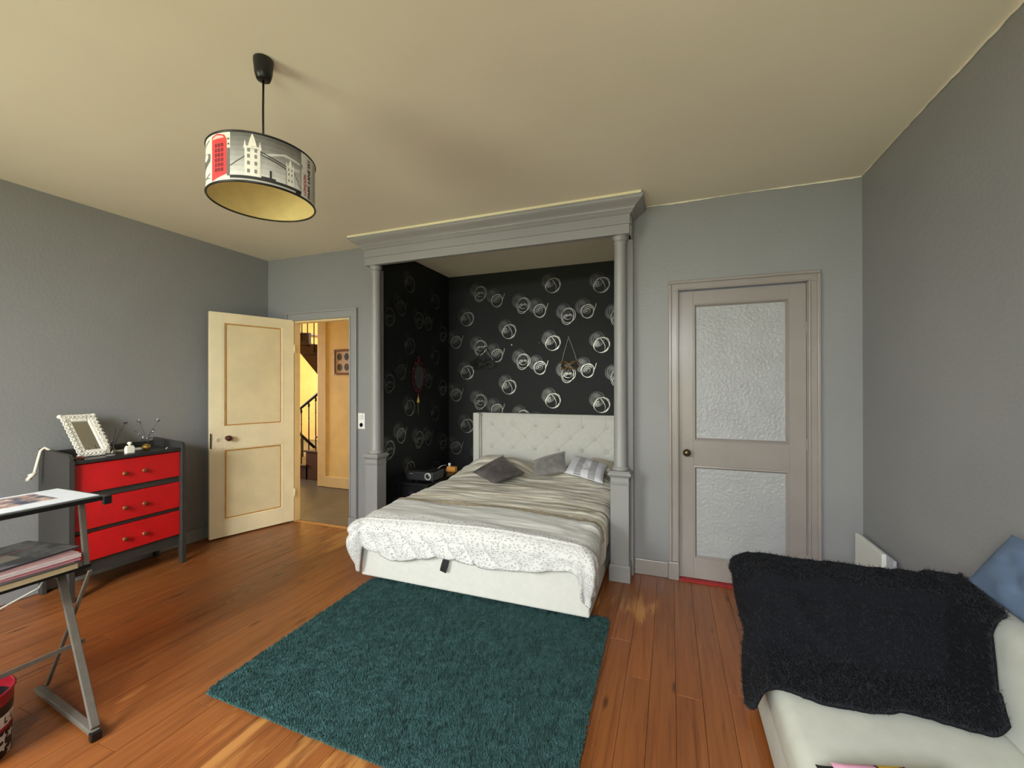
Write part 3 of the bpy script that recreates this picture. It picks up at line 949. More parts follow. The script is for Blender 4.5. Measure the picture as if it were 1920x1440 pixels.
def dtop(x, y):
    a = (x + 1.31) / 0.86
    z = 0.470 + 0.028 * (1 - abs(a) ** 3)
    z += 0.015 * sstep(2.5, 2.9, y)
    # pillow humps under the cover
    z += 0.165 * math.exp(-(((x + 1.74) / .36) ** 4)) * math.exp(-(((y - 4.24) / .25) ** 2))
    z += 0.105 * math.exp(-(((x + 0.86) / .30) ** 4)) * math.exp(-(((y - 4.28) / .22) ** 2))
    # lying creases, mostly across the bed
    z += 0.012 * fbm(x * 1.3, y * 8.0 + 0.9 * x, 1.0) + 0.015 * fbm(x * 2.0 + 0.6 * y, y * 14.0, 4.0) * sstep(2.7, 3.1, y)
    # creases running to the sides at the right
    z += 0.010 * sstep(-1.0, -.5, x) * fbm(x * 9 + y * 4, y * 7, 8.0)
    return z


def duv(s, t):
    """s, t in metres of cloth; outside the inner rectangle the cloth hangs"""
    cx, cy = min(max(s, IX0), IX1), min(max(t, IY0), IY1)
    ax, ay = s - cx, t - cy
    zt = dtop(cx, cy)
    d = max(abs(ax), abs(ay))
    if d < 1e-9:
        return Vector((cx, cy, zt))
    L = math.hypot(ax, ay)
    dx, dy = ax / L, ay / L
    q = d / 0.5                                     # 0..1 along the hanging strip
    ang = math.atan2(-ay, abs(ax)) if ay < 0 else 0  # 0 side, pi/2 front
    f = max(0.0, min(1.0, ang / (math.pi / 2)))
    if ay > 0:
        return Vector((cx, cy + d * .1, zt - 0.06 * q * 2))
    hem_front = interp(HEM_F, cx + dx * FR)
    if ax < 0:
        hem_side, tip = interp([(2.5, .24), (3.0, .30), (4.6, .34)], cy), 0.075
    else:
        hem_side, tip = interp([(2.5, .17), (2.7, .20), (3.1, .26), (4.6, .30)], cy), 0.130
    hem = hem_side * (1 - f) + hem_front * f
    if 0 < f < 1:
        k = math.sin(f * math.pi) ** 1.1
        hem = hem * (1 - k) + tip * k
    l = q * ((zt - hem) - FR + FR * math.pi / 2)
    if l < FR * math.pi / 2:
        a = l / FR
        ho, ve = FR * math.sin(a), FR * (1 - math.cos(a))
    else:
        e = l - FR * math.pi / 2
        fl_ = 0.0 if (0 < f < 1) else (0.10 if (ax < 0 and f == 0 and cy < 3.0) else 0.0)
        ho, ve = FR + fl_ * e - 0.05 * e * (1 if f == 1 else 0), FR + e
    if 0 < f < 1:
        ho += (0.075 if ax < 0 else 0.05) * math.sin(f * math.pi) ** .7 * math.sin(min(1, q * 1.15) * math.pi) ** .8
    x, y, z = cx + dx * ho, cy + dy * ho, zt - ve
    # folds in the hanging part
    if f > 0:
        w_ = sstep(0.05, .45, q)
        ph_ = cx * 40 - q * 9.0 + 2.0 * fbm(cx * 2, q)
        fold = -0.034 * math.exp(-(math.sin(ph_ / 2) / .30) ** 2) * sstep(.12, .45, q) * interp([(-2.2, .6), (-1.9, 1.1), (-1.2, 1.0), (-.9, .25), (-.4, .3)], cx)
        fold += 0.007 * fbm(cx * 6 + q * 2.0, q * 3.0, 3.0) * w_
        if ax > 0:
            fold += 0.012 * math.sin(ang * 9 + q * 2) * w_
        if f == 1:
            lim = BY0 - 0.020
            y = min(y + dy * fold * 1.0, lim)
        else:
            x += dx * fold
            y += dy * fold
            if z < 0.33:
                # keep clear of the bed corner
                y = min(y, BY0 - 0.012) if f > .5 else y
                if f <= .5:
                    x = min(x, BX0 - .012) if ax < 0 else max(x, BX1 + .012)
    else:
        fold = 0.010 * math.sin(cy * 21 + q * 2.0) * sstep(0.1, .6, q)
        x += dx * fold * (0.4 if cy > 3.05 else 1.0)
        if ax > 0:
            if 3.05 < cy < 3.45:
                x = min(x, -0.436)
            x = max(x, BX1 + .008) if z < .32 else x
        elif z < .32:
            x = min(x, BX0 - .008)
    return Vector((x, y, z))


NU, NV = 150, 150
s0, s1, t0, t1 = IX0 - .5, IX1 + .5, IY0 - .5, IY1 + .06


def warp(f, a, b, i0, i1, n):
    return a + (b - a) * f


# denser sampling on the hanging border
us = list(np.linspace(s0, IX0, 26)[:-1]) + list(np.linspace(IX0, IX1, 86)) + list(np.linspace(IX1, s1, 26)[1:])
ts = list(np.linspace(t0, IY0, 30)[:-1]) + list(np.linspace(IY0, IY1, 150)) + list(np.linspace(IY1, t1, 4)[1:])
dv = MB()
dv.grid(lambda u, v: duv(us[round(u * (len(us) - 1))], ts[round(v * (len(ts) - 1))]), len(us) - 1, len(ts) - 1,
        uv=lambda u, v: (us[round(u * (len(us) - 1))], ts[round(v * (len(ts) - 1))] - 2.50))
duvet = dv.build('duvet', duvet_mat(), smooth=True, solid=0.012, label='white leaf-print duvet with a beige striped upper half spread over the bed', cat='duvet')
m_lace = M('beige_lace_band', (178, 166, 142), 0.8, var=0.3, vscale=90, bump=0.5, bscale=120)
lb = MB()
lx = np.linspace(IX0 - .16, IX1 + .30, 120)
lb.grid(lambda u, v: duv(lx[round(u * 119)], 2.930 + .060 * v + .006 * math.sin(u * 160) * (1 if v > .5 else -1) * (v - .5) * 2 - .05 * (u - .35)) + Vector((0, 0, .005)), 119, 3)
lb.build('lace_trim', m_lace, duvet, smooth=True, label='beige lace band across the duvet')


# cushions --------------------------------------------------------------
def cushion(mb, L, B, R, T, thick, n=22, wob=0.0, seed=0, up=None):
    """pillow with the four corners L, B, R, T (in order round the edge)"""
    c = [Vector(p) for p in (L, B, R, T)]
    nr = (c[2] - c[0]).cross(c[3] - c[1]).normalized()
    if up is not None and nr.dot(Vector(up)) < 0:
        nr = -nr
    for side in (1, -1):
        def fn(u, v, side=side):
            a, b = 2 * u - 1, 2 * v - 1
            pa = a * (1 - .07 * (1 - b * b) * abs(a))
            pb = b * (1 - .07 * (1 - a * a) * abs(b))
            uu, vv = (pa + 1) / 2, (pb + 1) / 2
            p = (c[0] * (1 - uu) + c[1] * uu) * (1 - vv) + (c[3] * (1 - uu) + c[2] * uu) * vv
            h = thick * (max(0, (1 - a * a) * (1 - b * b)) ** 0.42)
            h += wob * fbm(a * 2.2 + seed, b * 2.2, seed) * (1 - a * a) * (1 - b * b)
            return p + nr * (h * side + 0.0005 * side)
        mb.grid(fn, n, n, uv=lambda u, v: (u, v))
    return mb


m_satin = M('dark_grey_satin', (104, 98, 98), 0.32, var=0.25, vscale=9, bump=0.2, bscale=12, bdist=0.02)
cushion(MB(), (-1.83, 3.74, .590), (-1.50, 3.51, .560), (-1.33, 3.88, .590), (-1.645, 4.09, .715), .050, wob=.02).build(
    'satin_cushion', m_satin, smooth=True, label='dark grey satin cushion lying diamond-wise on the duvet', cat='cushion', group='cushions on the bed')


def stripe_mat(name, base, band, u0, u1, extra=None):
    mt, nt, bs = newmat(name)
    bs.inputs['Roughness'].default_value = 0.6
    tc = nd(nt, 'ShaderNodeTexCoord')
    sp = nd(nt, 'ShaderNodeSeparateXYZ')
    nt.links.new(tc.outputs['UV'], sp.inputs[0])
    col = base
    for a, b in zip(u0, u1):
        inside = math_n(nt, 'MULTIPLY', math_n(nt, 'GREATER_THAN', sp.outputs[0], a), math_n(nt, 'LESS_THAN', sp.outputs[0], b))
        if extra:
            wv = math_n(nt, 'FRACT', math_n(nt, 'MULTIPLY', sp.outputs[1], extra))
            inside = math_n(nt, 'MULTIPLY', inside, math_n(nt, 'ADD', math_n(nt, 'MULTIPLY', math_n(nt, 'GREATER_THAN', wv, 0.45), 0.75), 0.25))
        col = mix(nt, inside, col, band)
    nt.links.new(col, bs.inputs['Base Color'])
    mp = nd(nt, 'ShaderNodeMapping')
    nt.links.new(tc.outputs['UV'], mp.inputs[0])
    add_bump(nt, bs, noise_n(nt, mp.outputs[0], 14, 3), 0.25, 0.008)
    return mt


cushion(MB(), (-1.225, 3.80, .582), (-0.935, 4.00, .610), (-1.015, 4.24, .770), (-1.295, 4.07, .690), .048, wob=.02, seed=3).build(
    'velvet_cushion', stripe_mat('silver_grey_velvet', lin((150, 148, 146)), lin((122, 120, 118)), [0.0], [1.0]) if 0 else M('silver_grey_velvet', (140, 137, 135), 0.5, var=0.22, vscale=14, bump=0.2, bscale=25, sheen=0.4),
    smooth=True, label='silver-grey velvet cushion propped beside the white striped one', cat='cushion', group='cushions on the bed')
cushion(MB(), (-0.975, 3.99, .600), (-0.570, 3.82, .560), (-0.575, 4.16, .670), (-0.945, 4.33, .715), .046, wob=.015, seed=5).build(
    'striped_cushion', stripe_mat('white_cushion_grey_bands', lin((226, 226, 234)), lin((150, 150, 154)), [.26, .62], [.44, .80], 24),
    smooth=True, label='white cushion with two grey ribbed bands by the alcove column', cat='cushion', group='cushions on the bed')
cushion(MB(), (-0.80, 4.20, .640), (-0.475, 4.16, .585), (-0.475, 4.53, .600), (-0.80, 4.57, .660), .045).build(
    'bed_pillow', M('cream_pillowcase', (226, 218, 198), 0.8, var=0.08, vscale=12, bump=0.3, bscale=16), smooth=True, label='cream bed pillow half hidden behind the column', cat='pillow')

# ------------------------------------------------------------------ rug
def pile_mat():
    mt, nt, bs = newmat('teal_shag_pile')
    bs.inputs['Roughness'].default_value = 0.9
    bs.inputs['Specular IOR Level'].default_value = 0.15
    v = coords(nt, 'World')
    a = noise_n(nt, v, 26, 3)
    b = noise_n(nt, v, 140, 2)
    c1 = ramp(nt, a, [(0.3, lin((36, 62, 64))), (0.7, lin((52, 80, 81)))])
    nt.links.new(mix(nt, math_n(nt, 'MULTIPLY', b, 0.8), c1, lin((78, 116, 114))), bs.inputs['Base Color'])
    return mt


RC = [Vector((-2.055, 1.335, 0)), Vector((-0.322, 1.300, 0)), Vector((-0.352, 2.640, 0)), Vector((-2.085, 2.600, 0))]


def rugp(u, v):
    # rounded corners
    a, b = 2 * u - 1, 2 * v - 1
    e = 0.05
    p = (RC[0] * (1 - u) + RC[1] * u) * (1 - v) + (RC[3] * (1 - u) + RC[2] * u) * v
    return p


m_pile = pile_mat()
rg = MB()
rg.grid(lambda u, v: rugp(u, v) + Vector((0, 0, .012)), 8, 8)
rg.grid(lambda u, v: rugp(u, v) + Vector((0, 0, .0005)), 8, 8)
RM = sum(RC, Vector()) / 4
rug = MB().poly([RM + (p - RM) * .985 + Vector((0, 0, .0008)) for p in RC], (0, 0, 1), .009).build('rug', m_pile, label='dark teal shaggy rug on the floor at the foot of the bed', cat='rug')
nx, ny = 300, 236
gu, gv = np.meshgrid((np.arange(nx) + .5) / nx, (np.arange(ny) + .5) / ny)
gu = (gu + np.random.uniform(-.5, .5, gu.shape) / nx).ravel()
gv = (gv + np.random.uniform(-.5, .5, gv.shape) / ny).ravel()
du_, dv_ = np.minimum(gu, 1 - gu) * 1.73, np.minimum(gv, 1 - gv) * 1.32
keep = (du_ > .05) | (dv_ > .05) | (np.hypot(.05 - du_, .05 - dv_) < .05)
gu, gv = np.clip(gu[keep], 0, 1), np.clip(gv[keep], 0, 1)
rc = np.array([list(p) for p in RC])
P = ((rc[0] * (1 - gu)[:, None] + rc[1] * gu[:, None]) * (1 - gv)[:, None] + (rc[3] * (1 - gu)[:, None] + rc[2] * gu[:, None]) * gv[:, None])
n = len(P)
# clumped lean direction
la = np.array([fbm(p[0] * 9, p[1] * 9, 2.0) * 1.5 + fbm(p[0] * 38, p[1] * 38, 5.0) * 4 for p in P]) + np.random.normal(0, .5, n)
ln = np.random.uniform(.004, .016, n)
h = np.random.uniform(.017, .027, n)
under = P[:, 1] > BY0 - .012
h[under & (P[:, 0] < BX1 + .02)] = np.random.uniform(.014, .022, int((under & (P[:, 0] < BX1 + .02)).sum()))
ta = np.random.uniform(0, math.pi, n)
wd = np.random.uniform(.0022, .0038, n)
tip = P + np.stack([np.cos(la) * ln, np.sin(la) * ln, h], 1)
tx = np.stack([np.cos(ta) * wd, np.sin(ta) * wd, np.zeros(n)], 1)
ty = np.stack([-np.sin(ta) * wd, np.cos(ta) * wd, np.zeros(n)], 1)
base = P + np.array([0, 0, .008])
V = np.stack([base + tx * 1.3, base - tx * .65 + ty * 1.1, base - tx * .65 - ty * 1.1, tip], 1).reshape(-1, 3)
ix = np.arange(n)[:, None] * 4
Fs = np.stack([ix + np.array([0, 1, 3]), ix + np.array([1, 2, 3]), ix + np.array([2, 0, 3])], 1).reshape(-1, 3)


def fast_mesh(name, V, Fs, mat, parent, **tags):
    me = bpy.data.meshes.new(name)
    me.vertices.add(len(V))
    me.vertices.foreach_set('co', V.astype(np.float32).ravel())
    me.loops.add(Fs.size)
    me.loops.foreach_set('vertex_index', Fs.astype(np.int32).ravel())
    me.polygons.add(len(Fs))
    me.polygons.foreach_set('loop_start', np.arange(0, Fs.size, 3, dtype=np.int32))
    me.polygons.foreach_set('loop_total', np.full(len(Fs), 3, np.int32))
    me.update()
    me.validate()
    me.materials.append(mat)
    o = bpy.data.objects.new(name, me)
    C.objects.link(o)
    o.parent = parent
    return tag(o, **tags)


fast_mesh('pile', V, Fs, m_pile, rug, kind='stuff')

# ------------------------------------------------------------------ pendant lamp
LX, LY = -1.595, 1.282
lamp = thing('pendant_lamp', (LX, LY, ZC), 'drum pendant lamp with a London print shade hanging from the ceiling', 'lamp')
m_blk = M('black_plastic', (18, 18, 18), 0.35, var=0.05)
MB().lathe([(.020, -.088), (.026, -.086), (.033, -.064), (.038, -.015), (.038, -.003), (.034, 0)], (LX, LY, ZC), 28).build('ceiling_rose', m_blk, lamp, smooth=True)
LR, LZ0, LZ1 = 0.196, 2.212, 2.398
MB().tube([(LX, LY, ZC - .085), (LX - .002, LY, 2.6), (LX, LY, LZ1 - .05)], 0.0042, 8).build('cord', m_blk, lamp, smooth=True)
LB = math.radians(-38.7)


def cyl(phi, v, e=0.0):
    """point of the shade: phi degrees to the right of the middle as seen from the sofa side, v 0..1 up"""
    b = LB + math.radians(phi)
    r = LR + e
    return Vector((LX + r * math.cos(b), LY + r * math.sin(b), LZ0 + (LZ1 - LZ0) * v))


m_shade = M('white_printed_shade_fabric', (226, 222, 206), 0.7, var=0.08, vscale=30)
m_shade_in = M('cream_shade_lining', (226, 206, 146), 0.6, var=0.08, vscale=12)
shade = MB().grid(lambda u, v: cyl(360 * u, v), 96, 1).build('shade', m_shade, lamp, smooth=True, recalc=False)
MB().grid(lambda u, v: cyl(360 * u, v, -.003), 96, 1).build('shade_lining', m_shade_in, lamp, smooth=True, recalc=False, label='cream inside of the shade')
for v in (0, 1):
    MB().tube([cyl(360 * k / 96, v) for k in range(97)], 0.0042, 6, cap=False).build('rim', m_blk, lamp, smooth=True)
for k in range(3):
    a = 120 * k + 20
    MB().tube([cyl(a, .72, -.004), Vector((LX, LY, LZ1 - .055))], 0.0022, 6).build('spoke', m_blk, lamp)
MB().lathe([(.018, LZ1 - .10), (.021, LZ1 - .09), (.021, LZ1 - .05), (.012, LZ1 - .04), (.006, LZ1 - .03)], (LX, LY, 0), 16).build('bulb_holder', m_blk, lamp, smooth=True)


def ink(col, name):
    return M('print_' + name, col, 0.7, var=0.06, vscale=40)


def decal(name, polys, mat, e=0.0012):
    """flat print wrapped on the shade; polygons are (phi, v) lists"""
    bm = bmesh.new()
    for p in polys:
        vs = [bm.verts.new((a, b, 0)) for a, b in p]
        try:
            bm.faces.new(vs)
        except ValueError:
            pass
    bmesh.ops.triangulate(bm, faces=bm.faces[:])
    ph = [vv.co.x for vv in bm.verts]
    a0, a1 = min(ph), max(ph)
    k = math.ceil(a0 / 4) * 4
    while k < a1:
        bmesh.ops.bisect_plane(bm, geom=bm.verts[:] + bm.edges[:] + bm.faces[:], plane_co=(k, 0, 0), plane_no=(1, 0, 0))
        k += 4
    for vv in bm.verts:
        vv.co = cyl(vv.co.x, vv.co.y, e)
    me = bpy.data.meshes.new(name)
    bm.to_mesh(me)
    bm.free()
    me.materials.append(mat)
    o = bpy.data.objects.new(name, me)
    C.objects.link(o)
    o.parent = shade
    o.matrix_parent_inverse = Matrix()
    o.location = Vector(shade.matrix_parent_inverse.inverted().translation) * 0
    return o


def rect(a0, a1, v0, v1):
    return [(a0, v0), (a1, v0), (a1, v1), (a0, v1)]


def stroke(a, b, wd):
    dx, dy = (b[0] - a[0]) * .004, (b[1] - a[1]) * .215
    L = math.hypot(dx, dy)
    ny, nx = dx / L * wd / .215 / 2, -dy / L * wd / .004 / 2
    return [(a[0] + nx, a[1] + ny), (b[0] + nx, b[1] + ny), (b[0] - nx, b[1] - ny), (a[0] - nx, a[1] - ny)]


# sky of the bridge photograph, dark above and pale below (printed tones)
for i in range(10):
    g = int(226 - 13.5 * i)
    decal('print_sky', [rect(-33, 42, i / 10 + .0, (i + 1) / 10)], ink((g, g - 2, g - 8), 'sky%d' % i), 0.0006)
decal('print_cloud', [[(-2, .60), (22, .74), (40, .70), (40, .66), (20, .69), (2, .56)], [(20, .50), (40, .56), (40, .50), (26, .44)]], ink((206, 204, 198), 'cloud'), .0009)
iv, dk_, gy = ink((232, 228, 214), 'ivory'), ink((44, 44, 44), 'dark'), ink((128, 126, 120), 'mid')
# near tower, far tower
decal('print_bridge_tower', [rect(-18, -3, .12, .68), [(-19, .66), (-2, .66), (-2, .72), (-19, .72)], [(-15, .70), (-6, .70), (-8, .86), (-10.2, .97), (-11, .97), (-13, .86)],
                             [(-18.8, .72), (-16.6, .72), (-17.7, .84)], [(-4.4, .72), (-2.2, .72), (-3.3, .84)],
                             ], iv, .0015)
decal('print_bridge_tower', [rect(23, 32, .12, .52), [(25, .52), (30, .52), (28, .66), (27, .66)], [(22.5, .52), (24.5, .52), (23.5, .60)], [(30.5, .52), (32.5, .52), (31.5, .60)]], iv, .0015)
win_ = []
for z in (.18, .34, .48, .60):
    win_ += [rect(-15.5, -12.8, z, z + .075), rect(-8.5, -6, z, z + .075)]
decal('print_tower_windows', win_, gy, .002)
win_ = []
for z in (.20, .33, .43):
    win_ += [rect(25, 26.4, z, z + .05), rect(28.6, 30, z, z + .05)]
decal('print_tower_windows', win_, gy, .002)
decal('print_bridge_span', [stroke((-3, .585), (23, .44), .0045), stroke((-3, .635), (23, .485), .0045), rect(-33, 42, .055, .115),
                            stroke((-33, .30), (-18, .50), .003), stroke((32, .44), (41, .16), .003), stroke((23, .42), (23, .12), .002), rect(34, 41, .02, .10), rect(-2, 12, .115, .15), rect(6, 8, .15, .30)], dk_, .0018)
decal('print_river', [rect(-33, 42, .012, .055)], ink((186, 184, 176), 'river'), .0015)
# telephone box
red = ink((222, 62, 62), 'red')
decal('print_phone_box', [[(-58, .03), (-37, .14), (-37, .84), (-40, .93), (-50, .97), (-58, .93)]], red, .0012)
pan = []
for r in range(6):
    for c_ in range(3):
        a0, z0 = -52.5 + c_ * 4.2, .20 + r * .098
        pan.append(rect(a0, a0 + 3.2, z0, z0 + .075))
decal('print_phone_panes', pan, ink((116, 34, 36), 'darkred'), .0018)
decal('print_phone_sign', [[(-56, .86), (-40, .87), (-42, .91), (-50, .935), (-56, .90)]], ink((240, 190, 180), 'palered'), .0018)
# sketchy column and clock left of the box, dark strip right of it
decal('print_sketch_dark', [rect(-36.5, -33.4, .10, .66), rect(-36, -34, .72, .76), rect(-36, -34, .82, .86)], ink((104, 106, 100), 'sketch'), .0012)
decal('print_sketch_dark', [[(-86, .32), (-62, .46), (-62, .62), (-76, .68), (-86, .6)], stroke((-80, .20), (-62, .12), .004), stroke((-84, .10), (-62, .22), .004),
                            stroke((-84, .80), (-64, .90), .004)], ink((104, 106, 100), 'sketch'), .0012)
decal('print_sketch_clock', [[(-72 + 6 * math.cos(t), .58 + .07 * math.sin(t)) for t in np.linspace(0, 5.9, 14)]], iv, .0018)
# panel with the street name
decal('print_sign_panel', [rect(42, 78, .012, .988)], ink((222, 218, 206), 'panel'), .0009)
decal('print_sign_lines', [rect(42.5, 44, .62, .72), rect(65, 66, .08, .92), rect(69, 71, .05, .95), rect(75, 76, .05, .95), rect(41.2, 42, .02, .98)], gy, .0014)


def text_on_shade(body, phi0, v0, size, mat, name, bold=0.0):
    cu = bpy.data.curves.new(name, 'FONT')
    cu.body = body
    cu.size = size
    cu.offset = bold
    cu.fill_mode = 'FRONT'
    to = bpy.data.objects.new(name, cu)
    C.objects.link(to)
    dg = bpy.context.evaluated_depsgraph_get()
    me = bpy.data.meshes.new_from_object(to.evaluated_get(dg))
    bpy.data.objects.remove(to)
    hh = LZ1 - LZ0
    for vv in me.vertices:
        x, y = vv.co.x, vv.co.y            # reads upwards: x -> height, y -> to the left
        vv.co = cyl(phi0 - math.degrees(y / LR), v0 + x / hh, .002)
    me.materials.clear()
    me.materials.append(mat)
    o = bpy.data.objects.new(name, me)
    C.objects.link(o)
    o.parent = shade
    return o


text_on_shade('LONDON', 49.5, .07, .0195, ink((190, 60, 58), 'redtext'), 'print_text_london', .0006)
text_on_shade('PARK LANE W1', 57.5, .055, .0232, dk_, 'print_text_park_lane', .0009)
decal('print_small_lines', [rect(61.6, 62.6, .06 + .045 * q, .06 + .045 * q + (.030 if q % 3 else .018)) for q in range(13)], gy, .0014)

# ------------------------------------------------------------------ red chest of drawers
m_dgrey = M('dark_grey_chest_paint', (58, 56, 54), 0.42, var=0.1, vscale=8, bump=0.15, bscale=60)
m_red = M('bright_red_drawer_paint', (200, 22, 26), 0.38, var=0.08, vscale=10, bump=0.2, bscale=60)
m_brass = M('dull_brass_knob', (150, 84, 54), 0.35, metal=0.5)
ch = thing('chest_of_drawers', (-3.92, 1.935, 0), 'dark grey chest with three red drawers against the left wall', 'chest of drawers')
CX0, CX1, CY0, CY1 = -4.115, -3.735, 1.578, 2.294
for y in (CY0, CY1 - .026):
    # side panel with rounded front shoulder, its foot part of it
    pts = [(CX0, .0), (CX0 + .05, 0), (CX0 + .05, .14), (CX1 - .05, .14), (CX1 - .045, 0), (CX1 - .005, 0), (CX1, .14), (CX1, .955), (CX1 - .008, .975), (CX1 - .025, .985), (CX0 + .06, 1.008), (CX0, 1.012)]
    MB().poly([(x, y, z) for x, z in pts], (0, 1, 0), .026).build('side_panel', m_dgrey, ch, bevel=0.003)
    MB().box(CX1 - .03, CX1 + .004, y - .004, y + .030, 0, .94).build('front_post', m_dgrey, ch, bevel=0.004)
MB().box(CX0, CX1 - .006, CY0 + .027, CY1 - .027, .915, .940).build('top_board', M('black_chest_top', (44, 42, 42), 0.32, var=0.15), ch, bevel=0.003)
MB().box(CX0 + .004, CX0 + .012, CY0 + .027, CY1 - .027, .15, .985).build('back_board', m_dgrey, ch)
for z0, z1 in ((.664, .708), (.430, .456), (.150, .232)):
    MB().box(CX0 + .015, CX1 - .040, CY0 + .027, CY1 - .027, z0, z1).build('rail', m_dgrey, ch)
for z0, z1 in ((.708, .912), (.456, .662), (.234, .428)):
    d = MB().box(CX0 + .03, CX1 - .020, CY0 + .030, CY1 - .030, z0 + .002, z1 - .002).build('drawer', m_red, ch, bevel=0.004)
    for y in (1.885, 2.008):
        lathe_dir(MB(), [(.010, 0), (.009, .008), (.016, .015), (.018, .022), (.011, .028), (.001, .029)], (CX1 - .020, y, (z0 + z1) / 2 - .005), (1, 0, 0), 12).build('knob', m_brass, d, smooth=True)

TZ = 0.940
# baroque white frame leaning on the wall side
m_bar = M('white_carved_resin', (226, 222, 210), 0.35, var=0.1, vscale=30, bump=0.5, bscale=70, bdist=0.006)
bf = thing('table_mirror', (-3.95, 1.80, TZ), 'ornate white carved frame with a mirror leaning back on the chest of drawers', 'mirror')
fu = Vector((0.08, 0.99, 0)).normalized()           # along the width
fv = Vector((-0.52, -0.10, 0.85)).normalized()        # up, leaning back
fnn = fu.cross(fv).normalized()
if fnn.x < 0:
    fnn = -fnn
f0 = Vector((-3.905, 1.700, TZ + .004))
FW, FH = 0.180, 0.325
fp = lambda a, b, n=0.0: f0 + fu * a + fv * b + fnn * n
for a0, a1, b0, b1 in ((0, .045, 0, FH), (FW - .045, FW, 0, FH), (.045, FW - .045, 0, .045), (.045, FW - .045, FH - .045, FH)):
    vs = [fp(a, b, n) for n in (0, .018) for a, b in ((a0, b0), (a1, b0), (a1, b1), (a0, b1))]
    MB().add(vs, [(3, 2, 1, 0), (4, 5, 6, 7), (0, 1, 5, 4), (1, 2, 6, 5), (2, 3, 7, 6), (3, 0, 4, 7)]).build('frame_bar', m_bar, bf, bevel=0.006)
sc_ = []
for a in np.linspace(.012, FW - .012, 8):
    sc_ += [(a, .010), (a, FH - .010)]
for b in np.linspace(.035, FH - .035, 9):
    sc_ += [(.010, b), (FW - .010, b)]
for i, (a, b) in enumerate(sc_):
    pts = []
    for q in range(14):
        t = q / 13 * 9 * (1 if i % 2 else -1)
        r = .020 * (1 - q / 16)
        pts.append(fp(a + r * math.cos(t), b + r * math.sin(t), .016 + .004 * q / 13))
    MB().tube(pts, .0056, 5).build('scroll', m_bar, bf, smooth=True)
for a, b in ((0, 0), (FW, 0), (0, FH), (FW, FH)):
    MB().ball(fp(a, b, .012), .016, 10).build('corner_leaf', m_bar, bf, smooth=True)
vs = [fp(a, b, .007) for a, b in ((.043, .043), (FW - .043, .043), (FW - .043, FH - .043), (.043, FH - .043))]
MB().add(vs, [(0, 1, 2, 3)]).build('mirror_glass', M('mirror_silver', (200, 202, 204), 0.03, metal=1.0), bf)
MB().tube([fp(FW / 2, .17, -.004), Vector((-4.09, 1.785, TZ + .004))], .005, 6).build('prop', m_bar, bf)

# reed diffuser in a little clear vase
mgl, ntl, bsl = newmat('clear_glass')
bsl.inputs['Transmission Weight'].default_value = 1.0
bsl.inputs['Roughness'].default_value = 0.03
bsl.inputs['IOR'].default_value = 1.3
MATS['clear_glass'] = mgl
m_reed = M('dark_reed', (46, 40, 44), 0.6, var=0.2)
rv_ = thing('reed_vase', (-3.82, 1.835, TZ), 'clear glass bud vase with thin dark reeds in front of the ornate frame', 'vase')
rx, ry = -3.815, 1.838
MB().lathe([(.018, 0), (.026, .004), (.030, .02), (.024, .045), (.014, .06), (.012, .085), (.018, .098), (.016, .098), (.010, .085), (.011, .06), (.020, .045), (.026, .02), (.02, .008)], (rx, ry, TZ + .001), 20).build('vase_body', mgl, rv_, smooth=True)
for i, (a, b, h_) in enumerate(((.0, -.02, .215), (-.03, .01, .20), (.02, .05, .19), (.03, .015, .205), (.0, .085, .225), (-.015, .04, .20))):
    MB().tube([(rx, ry, TZ + .02), (rx + a, ry + b, TZ + h_)], .0016, 5).build('reed', m_reed, rv_)
for q in range(6):
    t = q * 1.05
    MB().ball((rx + .008 * math.cos(t), ry + .087 + .008 * math.sin(t), TZ + .228 + .004 * math.sin(q * 2)), .006, 8).build('petal', M('dark_plum_petal', (52, 34, 46), 0.5), rv_, smooth=True)

# white perfume bottle
pbm = M('white_glass_bottle', (240, 238, 224), 0.2, var=0.02)
pbo = thing('perfume_bottle', (-3.80, 1.94, TZ), 'square white perfume bottle with a round stopper on the chest of drawers', 'bottle')
bx_, by_ = -3.80, 1.945
MB().box(bx_ - .016, bx_ + .016, by_ - .028, by_ + .028, TZ, TZ + .048).build('bottle_body', pbm, pbo, bevel=0.006)
MB().box(bx_ - .013, bx_ + .013, by_ - .023, by_ + .023, TZ + .048, TZ + .058).build('shoulder', pbm, pbo, bevel=0.004)
MB().lathe([(.007, 0), (.007, .010), (.014, .014), (.015, .022), (.008, .030), (.001, .031)], (bx_, by_, TZ + .056), 16).build('stopper', pbm, pbo, smooth=True)

